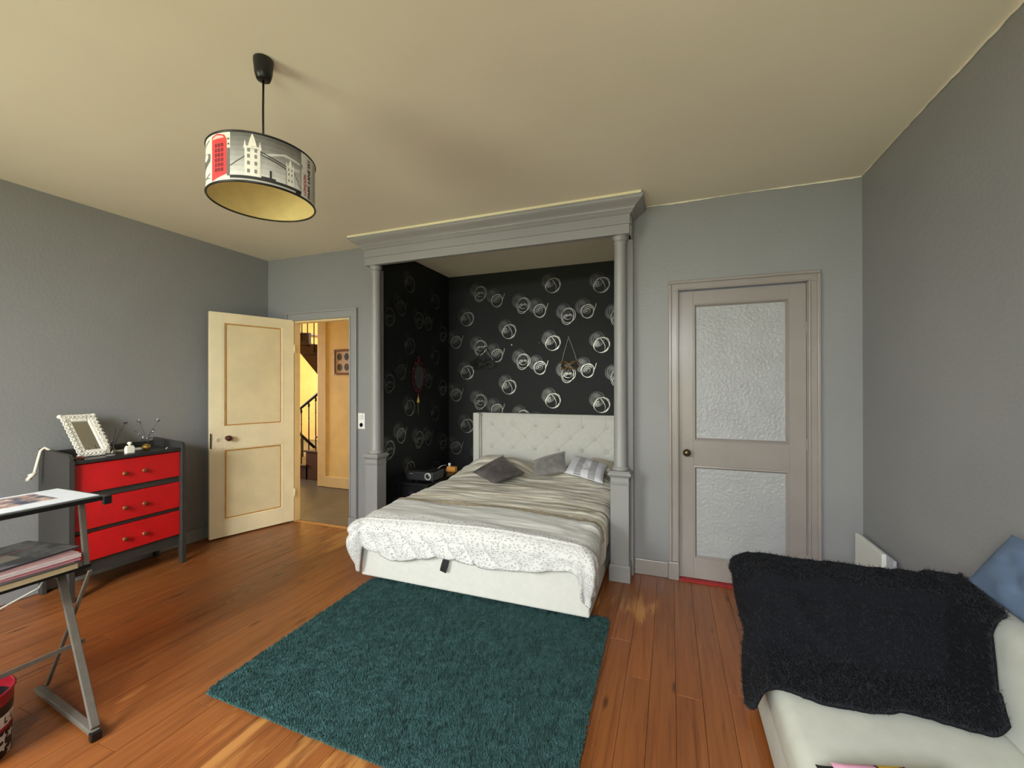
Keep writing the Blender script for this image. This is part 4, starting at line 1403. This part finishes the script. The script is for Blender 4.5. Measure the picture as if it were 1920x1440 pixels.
# crystal flower ornament in a little gold ball pot
og = thing('crystal_ornament', (-3.86, 2.085, TZ), 'wire stems of glass crystals in a small gold ball pot beside the white bottle', 'ornament')
ox, oy = -3.86, 2.085
MB().lathe([(.010, 0), (.024, .008), (.030, .022), (.026, .038), (.014, .046), (.012, .05)], (ox, oy, TZ), 18).build('pot', M('gold_ball_pot', (176, 140, 70), 0.25, metal=0.7, var=0.4, vscale=60), og, smooth=True)
m_cry = M('smoky_crystal', (92, 90, 92), 0.08, spec=0.9, var=0.6, vscale=150)
m_cryw = M('bright_crystal', (240, 240, 240), 0.08, spec=0.9)
stems = [(-.005, -.045, .225), (.0, .085, .225), (-.02, -.055, .150), (.01, .03, .155), (.01, -.04, .105), (-.01, .025, .11), (.02, .0, .085), (.02, -.02, .095)]
for a, b, h_ in stems:
    MB().tube([(ox, oy, TZ + .045), (ox + a * .4, oy + b * .3, TZ + h_ * .6), (ox + a, oy + b, TZ + h_)], .0011, 5).build('wire_stem', m_iron, og)
    for q in range(5):
        c_ = (ox + a + random.uniform(-.012, .012), oy + b + random.uniform(-.014, .016), TZ + h_ + random.uniform(-.022, .014))
        MB().lathe([(.0005, -.006), (.0065, 0), (.0005, .006)], c_, 6).build('crystal', m_cryw if q == 0 else m_cry, og)
m_pap = M('white_paper', (236, 236, 232), 0.7, var=0.02)
MB().box(-4.06, -3.95, 1.96, 2.14, TZ, TZ + .004).build('paper_stack', m_pap, label='white paper sheet lying behind the perfume bottle', cat='paper')
MB().bar((-3.79, 2.185, TZ + .004), (-3.84, 2.225, TZ + .004), .006, .006).build('white_pencil', m_pap, label='short white stick on the right end of the chest top', cat='pencil')
tb = MB()
for q in range(7):
    tb.ball((-3.80 + .016 * math.cos(q * .9), 1.655 + .024 * math.sin(q * .9), TZ + .008 + .004 * (q % 2)), .010, 8)
tb.build('bead_bracelet', M('rust_beads', (142, 70, 54), 0.4, var=0.2), smooth=True, label='rust brown bead bracelet by the left end of the chest top', cat='bracelet')
# white cord looped over the chest's side panel
cdp = [(-4.00, 1.64, TZ + .004), (-4.02, 1.60, 1.000), (-4.03, 1.575, 1.022), (-4.03, 1.557, 1.005), (-4.03, 1.545, .95), (-4.03, 1.535, .90), (-4.03, 1.527, .86), (-4.03, 1.51, .835), (-4.03, 1.50, .845), (-4.03, 1.525, .855)]
cd = MB().tube(cdp, .008, 8).tube([(-4.02, 1.53, .86), (-4.015, 1.50, .835), (-4.02, 1.488, .822), (-4.02, 1.51, .83)], .012, 8)
cd.build('rope', M('white_rope', (232, 226, 206), 0.7, var=0.08), smooth=True, label='white rope slung over the left side panel of the chest', cat='rope')

# ------------------------------------------------------------------ folding table with two shelves
m_steel = M('grey_painted_steel', (104, 98, 90), 0.45, var=0.1, vscale=30)
m_blkshelf = M('black_laminate_shelf', (22, 22, 24), 0.25, var=0.05)
tbl = thing('folding_table', (-2.55, .65, 0), 'black two-shelf folding table on crossed grey metal legs', 'table')
TX0, TX1, TY0, TY1 = -2.965, -2.545, 0.15, 1.215
MB().box(TX0, TX1, TY0, TY1, .900, .920).build('top_shelf', m_blkshelf, tbl, bevel=0.003)
MB().box(TX1 - .004, TX1 + .016, TY1 - .022, TY1 + .010, .880, .920).build('corner_cap', m_blkshelf, tbl, bevel=0.003)
MB().box(TX0, TX1 - .01, TY0, TY1 - .055, .596, .612).build('lower_shelf', m_blkshelf, tbl, bevel=0.003)
for ye in (1.085, .25):
    MB().bar((-2.222, ye - .065, .040), (-2.70, ye + .02, .60), .014, .030, (0, 1, 0)).build('leg', m_steel, tbl, bevel=0.003)
    MB().bar((-2.765, ye + .005, .030), (-2.50, ye + .045, .60), .010, .016, (0, 1, 0)).build('leg', m_steel, tbl, bevel=0.003)
    MB().bar((-2.565, ye + .06, .60), (-2.610, ye + .06, .90), .016, .022, (0, 1, 0)).build('shelf_post', m_steel, tbl, bevel=0.003)
    MB().bar((-2.205, ye - .07, .025), (-2.785, ye - .015, .025), .032, .022).build('foot_bar', m_steel, tbl, bevel=0.005)
    MB().bar((-2.218, ye - .071, .018), (-2.192, ye - .074, .018), .036, .034).build('rubber_cap', m_blk, tbl, bevel=0.004)
MB().bar((-2.50, TY0 + .1, .29), (-2.50, 1.11, .29), .008, .018).build('stretcher', m_steel, tbl)
MB().tube([(TX1 + .0, .60, .56), (TX1 - .005, .86, .54), (TX1 - .01, .98, .575), (TX1 - .02, 1.0, .60)], .004, 6).build('hanging_cable', mw, tbl, smooth=True, label='thin white cable hanging under the lower shelf')


# papers and magazines
def sheet_print(name, base, blocks):
    """printed page: nested rectangles and a noisy picture in UV space"""
    mt, nt, bs = newmat(name)
    bs.inputs['Roughness'].default_value = 0.28
    tc = nd(nt, 'ShaderNodeTexCoord')
    sp = nd(nt, 'ShaderNodeSeparateXYZ')
    nt.links.new(tc.outputs['UV'], sp.inputs[0])
    col = lin(base)
    for (u0, u1, v0, v1, cols, sc) in blocks:
        f = math_n(nt, 'MULTIPLY', math_n(nt, 'MULTIPLY', math_n(nt, 'GREATER_THAN', sp.outputs[0], u0), math_n(nt, 'LESS_THAN', sp.outputs[0], u1)),
                   math_n(nt, 'MULTIPLY', math_n(nt, 'GREATER_THAN', sp.outputs[1], v0), math_n(nt, 'LESS_THAN', sp.outputs[1], v1)))
        nn = noise_n(nt, tc.outputs['UV'], sc, 4, 0.6)
        k_ = len(cols)
        pic = ramp(nt, nn, [(0.32 + 0.36 * i / max(1, k_ - 1), lin(c)) for i, c in enumerate(cols)])
        col = mix(nt, f, col, pic)
    nt.links.new(col, bs.inputs['Base Color'])
    return mt


def slab(c, ang, wx, wy, z0, z1):
    """thin book block with UVs on every corner (u along y, v along x)"""
    ca, sa = math.cos(ang), math.sin(ang)
    mb = MB()
    vs, uvs = [], []
    for z in (z0, z1):
        for a, b in ((-1, -1), (1, -1), (1, 1), (-1, 1)):
            x, y = a * wx / 2, b * wy / 2
            vs.append((c[0] + x * ca - y * sa, c[1] + x * sa + y * ca, z))
            uvs.append(((b + 1) / 2, (a + 1) / 2))
    mb.add(vs, [(3, 2, 1, 0), (4, 5, 6, 7), (0, 1, 5, 4), (1, 2, 6, 5), (2, 3, 7, 6), (3, 0, 4, 7)])
    mb.uv = uvs
    return mb


slab((-2.755, 1.028), 0.0, .36, .335, .9205, .9235).build('printed_leaflet', sheet_print('leaflet_print', (232, 236, 240), [(.10, .72, .10, .72, [(40, 48, 66), (92, 98, 120), (190, 150, 130), (236, 226, 216)], 6), (.70, .95, .1, .9, [(226, 232, 240), (240, 242, 246)], 8)]),
    label='glossy white leaflet with a colour photo at the right end of the top shelf', cat='leaflet')
slab((-2.66, .70), 0.05, .21, .30, .9205, .9225).build('white_sheet', m_pap, label='plain white sheet on the top shelf beside the leaflet', cat='paper')
mags = [(-2.740, 0.93, .00, .39, .40, .022, (176, 160, 128), 'thick tan-edged catalogue at the bottom of the magazine pile'),
        (-2.742, 0.91, .02, .38, .42, .014, (34, 34, 42), 'dark-covered magazine second from the bottom of the pile'),
        (-2.735, 0.95, -.02, .39, .38, .010, (150, 40, 66), 'magenta-edged magazine in the middle of the pile'),
        (-2.738, 0.92, .03, .38, .44, .013, (226, 216, 214), 'white-edged magazine under the top two of the pile'),
        (-2.742, 0.94, .01, .36, .40, .006, (196, 150, 150), 'pink-edged magazine second from the top of the pile')]
z = .6125
for i, (x, y, a, wx, wy, t, c_, lab) in enumerate(mags):
    y -= .022
    o = thing('magazine', (x, y, z), lab, 'magazine', 'magazines on the lower shelf')
    slab((x, y), a, wx, wy, z, z + .001).build('cover', M('magcover%d' % i, c_, 0.3, var=0.15, vscale=20), o)
    slab((x, y), a, wx - .004, wy - .004, z + .001, z + t - .001).build('pages', M('magpages%d' % i, tuple(min(255, int(v * .4 + 140)) for v in c_) if i else (198, 182, 146), 0.8, var=0.12, vscale=60, stretch=(1, 1, 20)), o)
    slab((x, y), a, wx, wy, z + t - .001, z + t).build('cover', M('magcover%d' % i, c_, 0.3), o)
    z += t + .0003
o = thing('magazine', (-2.76, .92, z), 'dark blue-grey magazine with a red line and white box on top of the pile', 'magazine', 'magazines on the lower shelf')
slab((-2.765, .90), .16, .34, .46, z, z + .006).build('pages', M('greypages', (70, 66, 70), 0.6), o)
slab((-2.765, .90), .16, .342, .462, z + .006, z + .0068).build('cover', sheet_print('top_magazine_print', (58, 58, 70), [(.02, .98, .02, .98, [(40, 42, 52), (78, 76, 88), (150, 148, 156), (70, 70, 84)], 4), (.42, .86, .40, .43, [(196, 110, 116), (196, 90, 100)], 3), (.40, .66, .45, .72, [(226, 216, 200), (196, 180, 170)], 5)]), o)
bo = thing('black_pouch', (-2.90, .93, z + .008), 'small black pouch lying on the magazine pile', 'pouch')
cushion(MB(), (-2.94, .84, z + .024), (-2.86, .85, z + .024), (-2.87, .96, z + .024), (-2.95, .95, z + .024), .016, 8).build('pouch_body', mstr, bo, smooth=True)

# waste bin under the table
bn = thing('waste_bin', (-2.75, .82, 0), 'round red and black waste bin with a white lettered band under the table', 'bin')
bcx, bcy = -2.545, .755
mrd, mbk = M('dark_red_enamel', (150, 22, 40), 0.35, var=0.1), M('black_enamel', (30, 20, 24), 0.35)


def binr(z):
    return .135 + .012 * z / .33


for z0, z1, mt_, nm in ((.0, .105, mbk, 'lower_band'), (.105, .120, mrd, 'red_line'), (.120, .165, M('white_band_enamel', (214, 208, 204), 0.4, var=0.05), 'white_band'), (.165, .205, mbk, 'black_band'), (.205, .250, mrd, 'upper_band')):
    mbb = MB()
    mbb.grid(lambda u, v: (bcx + binr(z0 + (z1 - z0) * v) * math.cos(u * 6.28319), bcy + binr(z0 + (z1 - z0) * v) * math.sin(u * 6.28319), z0 + (z1 - z0) * v), 40, 1)
    if z0 == 0:
        mbb.lathe([(.133, .001), (.133, .004)], (bcx, bcy, 0), 40)
    mbb.build(nm, mt_, bn, smooth=True, recalc=False)
MB().tube([(bcx + binr(.25) * math.cos(a), bcy + binr(.25) * math.sin(a), .25) for a in np.linspace(0, 2 * math.pi, 41)], .005, 6, cap=False).build('rim', mrd, bn, smooth=True)
lt = MB()
for q in range(14):
    a = -1.6 + q * .23
    put = lambda da, z_, a=a: (bcx + (binr(z_) + .0012) * math.cos(a + da), bcy + (binr(z_) + .0012) * math.sin(a + da), z_)
    lt.add([put(-.05, .130), put(-.02, .130), put(-.02, .157), put(-.05, .157)], [(0, 1, 2, 3)])
    lt.add([put(-.02, .130), put(.05, .130), put(.05, .137), put(-.02, .137)], [(0, 1, 2, 3)])
lt.build('band_lettering', mbk, bn, recalc=False)
fw = MB()
for q in range(26):
    a, z_ = -1.9 + (q % 13) * .28, .03 + .05 * (q // 13) + .015 * math.sin(q * 3)
    vs = [(bcx + (binr(z_) + .0012) * math.cos(a), bcy + (binr(z_) + .0012) * math.sin(a), z_)]
    for t in range(10):
        rr_ = .016 * (1 + .35 * math.cos(t * math.pi))
        aa, zz = a + rr_ * math.cos(t * .628) / .13, z_ + rr_ * math.sin(t * .628)
        vs.append((bcx + (binr(zz) + .0014) * math.cos(aa), bcy + (binr(zz) + .0014) * math.sin(aa), zz))
    fw.add(vs, [(0, 1 + t, 1 + (t + 1) % 10) for t in range(10)])
fw.build('flower_print', M('white_flower_print', (196, 190, 186), 0.5), bn, recalc=False)

# ------------------------------------------------------------------ bedside table, projector and small things
m_nblk = M('black_bedside_lacquer', (20, 20, 22), 0.35, var=0.1)
nt_ = thing('bedside_table', (-2.42, 3.9, 0), 'black bedside table between the bed and the wallpapered wall', 'table')
MB().box(-2.625, -2.245, 3.60, 4.36, .440, .465).build('table_top', m_nblk, nt_, bevel=0.004)
for x, y in ((-2.615, 3.61), (-2.285, 3.61), (-2.615, 4.32), (-2.285, 4.32)):
    MB().box(x, x + .03, y, y + .03, 0, .44).build('leg', m_nblk, nt_)
MB().box(-2.605, -2.265, 3.62, 4.34, .30, .44).build('drawer_box', m_nblk, nt_)
dw = MB().box(-2.585, -2.285, 3.605, 3.62, .315, .425).build('drawer', m_nblk, nt_, bevel=0.003)
MB().box(-2.46, -2.41, 3.590, 3.605, .365, .378).build('handle', M('dark_steel', (70, 70, 72), 0.3, metal=0.6), dw)
pj = thing('projector', (-2.38, 3.76, .465), 'black video projector with a silver-ringed lens on the bedside table', 'projector')
MB().box(-2.545, -2.225, 3.66, 3.88, .480, .572).build('body', M('black_projector_case', (38, 38, 41), 0.4, var=0.05), pj, bevel=0.012)
MB().box(-2.47, -2.30, 3.70, 3.84, .572, .580).build('top_plate', m_nblk, pj, bevel=0.004)
for x in (-2.52, -2.25):
    MB().lathe([(.012, .465), (.012, .482)], (x, 3.70, 0), 12).build('foot', m_blk, pj)
MB().lathe([(.038, 0), (.038, -.008), (.028, -.010), (.026, -.002), (.001, -.001)], (-2.282, 3.660, .530), 28, 'y').build('lens_ring', M('silver_ring', (206, 206, 204), 0.25, metal=0.5), pj, smooth=False)
MB().lathe([(.022, -.006), (.020, -.010), (.001, -.013)], (-2.282, 3.660, .530), 24, 'y').build('lens', M('lens_glass', (10, 12, 18), 0.05, spec=0.9), pj, smooth=True)
MB().box(-2.50, -2.46, 3.6585, 3.6605, .543, .549).build('maker_mark', M('grey_mark', (150, 150, 150), 0.4), pj)
MB().box(-2.415, -2.40, 3.64, 3.66, .466, .482).build('lift_lever', m_blk, pj)
mu = thing('dark_mug', (-2.29, 3.98, .465), 'small dark glass mug beside the projector', 'mug')
MB().lathe([(.028, 0), (.034, .01), (.037, .06), (.034, .078), (.031, .078), (.030, .015), (.001, .012)], (-2.30, 3.99, .465), 20).build('mug_body', M('smoked_glass', (30, 32, 36), 0.08, spec=0.8), mu, smooth=True)
MB().tube([(-2.265, 3.98, .52), (-2.245, 3.975, .515), (-2.24, 3.975, .50), (-2.262, 3.98, .485)], .004, 6).build('handle', m_nblk, mu, smooth=True)
wo = thing('wooden_lamp_block', (-2.30, 4.22, .465), 'small honey-coloured wooden lamp block behind the dark mug', 'lamp')
MB().box(-2.38, -2.27, 4.20, 4.26, .465, .525).build('block', M('honey_wood', (226, 156, 74), 0.5, var=0.2, vscale=30, stretch=(1, 1, 5)), wo, bevel=0.006)
MB().lathe([(.012, .525), (.012, .54), (.018, .548), (.012, .562), (.001, .566)], (-2.355, 4.23, 0), 14).build('white_knob', mw, wo, smooth=True)
MB().tube([(-2.37, 4.19, .545), (-2.39, 4.12, .55), (-2.40, 4.05, .53), (-2.40, 4.02, .49), (-2.39, 4.00, .468)], .0035, 6).build('thin_cable', mw, wo, smooth=True)

# red oval hand mirror hanging on the alcove's side wall
mi = thing('wall_mirror', (AX0, 4.015, 1.54), 'small oval mirror in a dark red scalloped frame on the black alcove wall', 'mirror')
m_dred = M('dark_red_lacquer', (56, 9, 15), 0.3, var=0.2, vscale=30)


def oval(ry_, rz_, n_=40, sc=0.0, k_=9):
    return [(AX0 + .003, 4.018 + ry_ * (1 + sc * math.cos(k_ * t)) * math.sin(t), 1.545 + rz_ * (1 + sc * math.cos(k_ * t)) * math.cos(t)) for t in np.linspace(0, 2 * math.pi, n_, endpoint=False)]


MB().poly(oval(.125, .185, 72, .06, 12), (1, 0, 0), .014).build('frame', m_dred, mi, bevel=0.004)
for q in range(12):
    t = q / 12 * 2 * math.pi
    MB().ball((AX0 + .018, 4.018 + .112 * math.sin(t), 1.545 + .170 * math.cos(t)), .015, 8).build('boss', m_dred, mi, smooth=True)
MB().poly(oval(.086, .140, 40), (1, 0, 0), .0165).build('mirror_glass', M('mirror_silver', (200, 202, 204), 0.03, metal=1.0), mi)
MB().tube([(AX0 + .008, 4.018, 1.735), (AX0 + .010, 4.018, 1.765), (AX0 + .008, 4.018, 1.785)], [.022, .016, .004], 10).build('crest', m_dred, mi, smooth=True)
MB().tube([(AX0 + .008, 4.018, 1.365), (AX0 + .008, 4.018, 1.33), (AX0 + .008, 4.01, 1.28)], [.020, .012, .008], 10).build('handle', m_dred, mi, smooth=True)
ta_ = thing('yellow_tassel', (AX0 + .02, 3.985, 1.30), 'little yellow tassel on a thread below the red mirror', 'tassel')
MB().lathe([(.016, 0), (.013, .03), (.006, .055), (.004, .075)], (AX0 + .024, 3.99, 1.255), 10).build('tuft', M('yellow_silk', (206, 178, 78), 0.5, var=0.2), ta_, smooth=True)
MB().tube([(AX0 + .012, 4.0, 1.345), (AX0 + .024, 3.99, 1.33), (AX0 + .024, 3.99, 1.26), (AX0 + .018, 4.0, 1.12)], .0022, 5).build('thread', M('gold_thread', (128, 112, 70), 0.6), ta_)

# carnival masks on the alcove back wall
def mask(name, cx, cz, sx, sz, mat, label, edge=None, fluff=False, nail=None, rib=None):
    o = thing(name, (cx, AYB, cz), label, 'mask', 'carnival masks on the black wallpaper')
    top = [(-1, .25), (-.8, .62), (-.45, .55), (-.15, .30), (0, .18), (.15, .30), (.45, .55), (.8, .62), (1, .25)]
    bot = [(.95, -.2), (.7, -.62), (.4, -.60), (.18, -.28), (0, -.12), (-.18, -.28), (-.4, -.60), (-.7, -.62), (-.95, -.2)]
    out = top + bot
    bm_ = MB()
    n_ = len(out)
    ys = lambda a: AYB - .008 - .030 * (1 - a * a)
    eyes = []
    for s_ in (-1, 1):
        eyes.append([(s_ * .46 + .22 * math.cos(t), -.02 + .20 * math.sin(t)) for t in np.linspace(0, 2 * math.pi, 9)[:-1]])
    # two halves, each a ring from outline to eye hole
    for s_, ey in zip((-1, 1), eyes):
        ol = []
        for t in np.linspace(0, 2 * math.pi, 33)[:-1]:
            dx_, dz_ = math.cos(t), math.sin(t)
            best = 0
            # march to the outline of this half
            for r_ in np.linspace(.05, 1.3, 90):
                x_, z_ = s_ * .46 + dx_ * r_, -.02 + dz_ * r_
                if s_ * x_ < 0.0:
                    break
                up_ = interp(sorted(top), x_)
                dn_ = interp(sorted(bot), x_)
                if abs(x_) > 1 or z_ > up_ or z_ < dn_:
                    break
                best = r_
            ol.append(((s_ * .46 + dx_ * .21, -.02 + dz_ * .17), (s_ * .46 + dx_ * best, -.02 + dz_ * best)))
        vs = []
        for e_, q_ in ol:
            vs += [(cx + e_[0] * sx, ys(e_[0]), cz + e_[1] * sz), (cx + q_[0] * sx, ys(q_[0]) + .004, cz + q_[1] * sz)]
        k_ = len(ol)
        bm_.add(vs, [(2 * i_, 2 * i_ + 1, (2 * i_ + 3) % (2 * k_), (2 * i_ + 2) % (2 * k_)) for i_ in range(k_)])
    bm_.build('mask_face', mat, o, solid=0.004)
    if edge:
        for s_ in (-1, 1):
            MB().tube([(cx + x_ * sx, ys(x_) - .003, cz + z_ * sz) for x_, z_ in (top if s_ > 0 else bot)], .007, 6).build('braid_edge', edge, o, smooth=True)
    if fluff:
        f_ = MB()
        for q in range(60):
            x_, z_ = random.choice(out)
            x_ += random.uniform(-.25, .25)
            p_ = Vector((cx + x_ * sx, AYB - .016, cz + z_ * sz))
            f_.tube([p_, p_ + Vector((random.uniform(-.03, .03), -.012, random.uniform(-.02, .035)))], [.004, .001], 4)
        f_.build('feather_edge', mat, o, kind='stuff')
    if rib:
        for s_ in (-1, 1):
            MB().tube([(cx + s_ * sx * .95, AYB - .012, cz + .1 * sz), (cx + s_ * sx * .55 + nail[0] * .4, AYB - .012, (cz + nail[1]) / 2), (cx + nail[0], AYB - .012, nail[1])], .005, 5).build('ribbon', rib, o)
    return o


m_mblk = M('black_velvet_mask', (12, 11, 13), 0.7, var=0.2)
m_rib = M('black_satin_ribbon', (30, 30, 36), 0.3)
mask('feather_mask', -2.135, 1.700, .155, .085, m_mblk, 'black feathered eye mask hanging on the black wallpaper to the left', fluff=True, nail=(.02, 1.915), rib=m_mblk)
mask('gold_trim_mask', -1.075, 1.672, .100, .075, M('dark_bronze_mask', (58, 50, 42), 0.4, var=0.3, vscale=60), 'dark eye mask with gold braid hanging by ribbons on the black wallpaper', edge=M('gold_braid', (150, 112, 50), 0.4, metal=0.5, var=0.2, vscale=90), nail=(-.01, 1.99), rib=m_rib)
for i, (x, z, c_, lab) in enumerate(((-2.128, 1.922, mw, 'white-headed pin above the feathered mask'), (-1.778, 1.928, mw, 'white-headed pin stuck alone between the two masks'), (-1.432, 1.94, M('grey_pin', (110, 108, 104), 0.4), 'dull grey pin stuck in the wallpaper left of the gold-trimmed mask'),
                                     (-1.085, 1.995, M('grey_pin', (110, 108, 104), 0.4), 'dull grey pin holding the ribbons of the gold-trimmed mask'))):
    lathe_dir(MB(), [(.003, 0), (.003, .006), (.009, .009), (.009, .013), (.001, .016)], (x, AYB - .001, z), (0, -1, 0), 10).build('pin', c_, smooth=True, label=lab, cat='pin', group='pins in the wallpaper')

# ------------------------------------------------------------------ sofa
m_sofa = M('pale_grey_sofa_cloth', (196, 198, 188), 0.75, var=0.05, vscale=14, bump=0.25, bscale=300, bdist=0.0015)
sf = thing('sofa', (.75, 1.35, 0), 'pale grey low sofa standing against the right wall', 'sofa')
SY0, SY1 = 0.42, 2.245


def rbox(x0, x1, y0, y1, z0, z1, name, bev=0.04, lean=0.0):
    mb = MB().frus((x0, x1, y0, y1), (x0 + lean, x1, y0, y1), z0, z1)
    o_ = mb.build(name, m_sofa, sf, smooth=True)
    md = o_.modifiers.new('edges', 'BEVEL')
    md.width = bev
    md.segments = 4
    return o_


rbox(.345, 1.145, SY0, SY1, .06, .27, 'base', .02)
rbox(.325, .94, SY0 + .20, SY1 - .20, .265, .425, 'seat_cushion', .045)
rbox(.865, 1.155, SY0, SY1, .26, .668, 'backrest', .06, lean=.15)
for a, b in ((SY1 - .205, SY1), (SY0, SY0 + .205)):
    rbox(.315, 1.10, a, b, .06, .650, 'arm', .06)
for x in (.40, 1.08):
    for y in (SY0 + .08, SY1 - .12):
        MB().lathe([(.018, 0), (.024, .065)], (x, y, 0), 12).build('foot', m_blk, sf)


# black throw draped over the far arm, the seat and the back
def sofa_h(x, y):
    seat = .427 + .004 * fbm(x * 4, y * 4)
    arm = .652
    back = .427 + (.668 - .427) * sstep(.85, .985, x)
    a = max(sstep(SY1 - .275, SY1 - .225, y), .72 * sstep(SY1 - .42, SY1 - .225, y))
    return max(seat + (arm - seat) * a, back)


TH_OFF = 0.018


def throw(u, v):
    """u: 0 front hem .. 1 back edge; v: 0 near edge .. 1 far edge"""
    y = 1.615 + (2.258 - 1.615) * v + .020 * math.sin(u * 9 + 1) * (1 - v)
    # how far up the back it reaches
    xr = interp([(0, .885), (.12, .905), (.30, .955), (.42, 1.04), (1, 1.10)], v)
    if v < .12:
        xr += .02 * math.sin(u * 3)
    fr_ = 0.20                      # share of the cloth hanging over the front
    xf = .318 - .012 * sstep(.60, .80, v)
    if u < fr_:
        q = 1 - u / fr_             # 0 at the edge, 1 at the hem
        zt = sofa_h(.345, y) + TH_OFF
        drop = interp([(0, .075), (.1, .13), (.3, .19), (.55, .20), (.64, .24), (.75, .22), (.9, .12), (1, .06)], v)
        a = min(1, q * 2.2)
        x = xf + .028 - .050 * math.sin(a * math.pi / 2) - .030 * max(0, q - .35) * (1 - sstep(.5, .7, v)) - .022 * sstep(.5, .8, v) * math.sin(q * 3.0) - .012 * (1 - sstep(.4, .6, v))
        z = zt - .018 * (1 - math.cos(a * math.pi / 2)) - drop * q
    else:
        f = (u - fr_) / (1 - fr_)
        x = xf + .028 + (xr - xf - .028) * f
        z = sofa_h(x, y) + TH_OFF
    if v > .965:
        z -= .05 * (v - .965) / .035
    # crumples
    c_ = math.exp(-(((x - .48) / .13) ** 2) - (((y - 1.98) / .12) ** 2))
    z += .014 * c_ * math.sin(22 * (x * 1.3 + y * 2.2) + 4 * fbm(x * 6, y * 6))
    z += .007 * fbm(x * 8, y * 8, 3.0) + .004 * fbm(x * 22, y * 22, 6.0)
    return Vector((x, y, z))


m_throw = M('black_wool_throw', (21, 22, 27), 0.95, var=0.35, vscale=160, bump=0.9, bscale=260, bdist=0.006, spec=0.15)
tho = MB().grid(throw, 110, 90).build('throw_blanket', m_throw, smooth=True, solid=0.008, label='black woolly throw draped over the far arm and seat of the sofa', cat='blanket')
# woolly fibres
nf = 26000
fu_, fv_ = np.random.rand(nf), np.random.rand(nf)
edge_ = np.random.rand(nf) < .18
side_ = np.random.randint(0, 4, nf)
fu_ = np.where(edge_ & (side_ == 0), 0.001, np.where(edge_ & (side_ == 1), .999, fu_))
fv_ = np.where(edge_ & (side_ == 2), 0.001, np.where(edge_ & (side_ == 3), .999, fv_))
VV, FF = [], []
for i in range(nf):
    p = throw(fu_[i], fv_[i])
    d_ = Vector(np.random.normal(0, .006, 3)) + Vector((-.001, -.001, .005))
    if edge_[i]:
        d_ *= 1.2
    w_ = Vector(np.random.normal(0, 1, 3)).normalized() * .0012
    VV += [p + w_, p - w_, p + d_]
FF = np.arange(nf * 3).reshape(-1, 3)
fast_mesh('wool_fibres', np.array([list(p) for p in VV]), FF, M('black_wool_fibre', (28, 29, 35), 0.9, var=0.5, vscale=300), tho, kind='stuff')

# blue cushion standing on the back against the wall
cushion(MB(), (1.085, 2.19, .672), (1.075, 1.62, .655), (1.135, 1.66, .935), (1.135, 2.03, .915), .040, wob=.02, seed=9, up=(-1, 0, 0)).build(
    'blue_cushion', M('slate_blue_cotton', (96, 116, 146), 0.8, var=0.12, vscale=8, bump=0.3, bscale=200), smooth=True, label='slate blue cushion resting on the sofa back against the wall', cat='cushion')


# gaily printed cushion on the seat
def patch_mat():
    mt, nt, bs = newmat('pink_yellow_patchwork_print')
    bs.inputs['Roughness'].default_value = 0.7
    tc = nd(nt, 'ShaderNodeTexCoord')
    sp = nd(nt, 'ShaderNodeSeparateXYZ')
    nt.links.new(tc.outputs['UV'], sp.inputs[0])
    wob_ = noise_n(nt, tc.outputs['UV'], 7, 2)
    u_ = math_n(nt, 'ADD', math_n(nt, 'ADD', sp.outputs[0], math_n(nt, 'MULTIPLY', sp.outputs[1], 0.35)), math_n(nt, 'MULTIPLY', wob_, 0.22))
    r = nd(nt, 'ShaderNodeValToRGB')
    r.color_ramp.interpolation = 'CONSTANT'
    e = r.color_ramp.elements
    e[0].position, e[0].color = 0, (*lin((228, 170, 198)), 1)
    e[1].position, e[1].color = .43, (*lin((34, 22, 26)), 1)
    for p_, c_ in ((.455, (240, 198, 62)), (.66, (34, 22, 26)), (.685, (236, 234, 214)), (.84, (34, 22, 26)), (.86, (228, 170, 198)), (.98, (240, 198, 62))):
        x_ = e.new(p_)
        x_.color = (*lin(c_), 1)
    nt.links.new(u_, r.inputs[0])
    nt.links.new(r.outputs[0], bs.inputs['Base Color'])
    return mt


pc = thing('printed_cushion', (.62, 1.12, .43), 'pink and yellow printed cushion with black outlines on the sofa seat', 'cushion')
cushion(MB(), (.385, 1.315, .470), (.655, 1.385, .480), (.74, 1.02, .475), (.41, .97, .470), .042, wob=.01, seed=2).build('cover', patch_mat(), pc, smooth=True)
cushion(MB(), (.355, 1.325, .446), (.44, 1.345, .446), (.46, 1.23, .446), (.37, 1.20, .446), .018, 10).build('black_corner', mstr, pc, smooth=True)

# white panel standing in the corner
pn_ = thing('leaning_board', (1.14, 3.1, 0), 'thin white panel standing in the corner behind the black throw', 'panel')
MB().box(1.118, 1.140, 2.975, 3.345, 0.0, .487).build('board', M('white_panel_paint', (226, 228, 220), 0.45, var=0.03), pn_, bevel=0.003)
MB().box(1.140, 1.156, 2.90, 3.345, 0.0, .480).build('backing', M('pale_grey_backing', (176, 180, 184), 0.5), pn_, bevel=0.002)
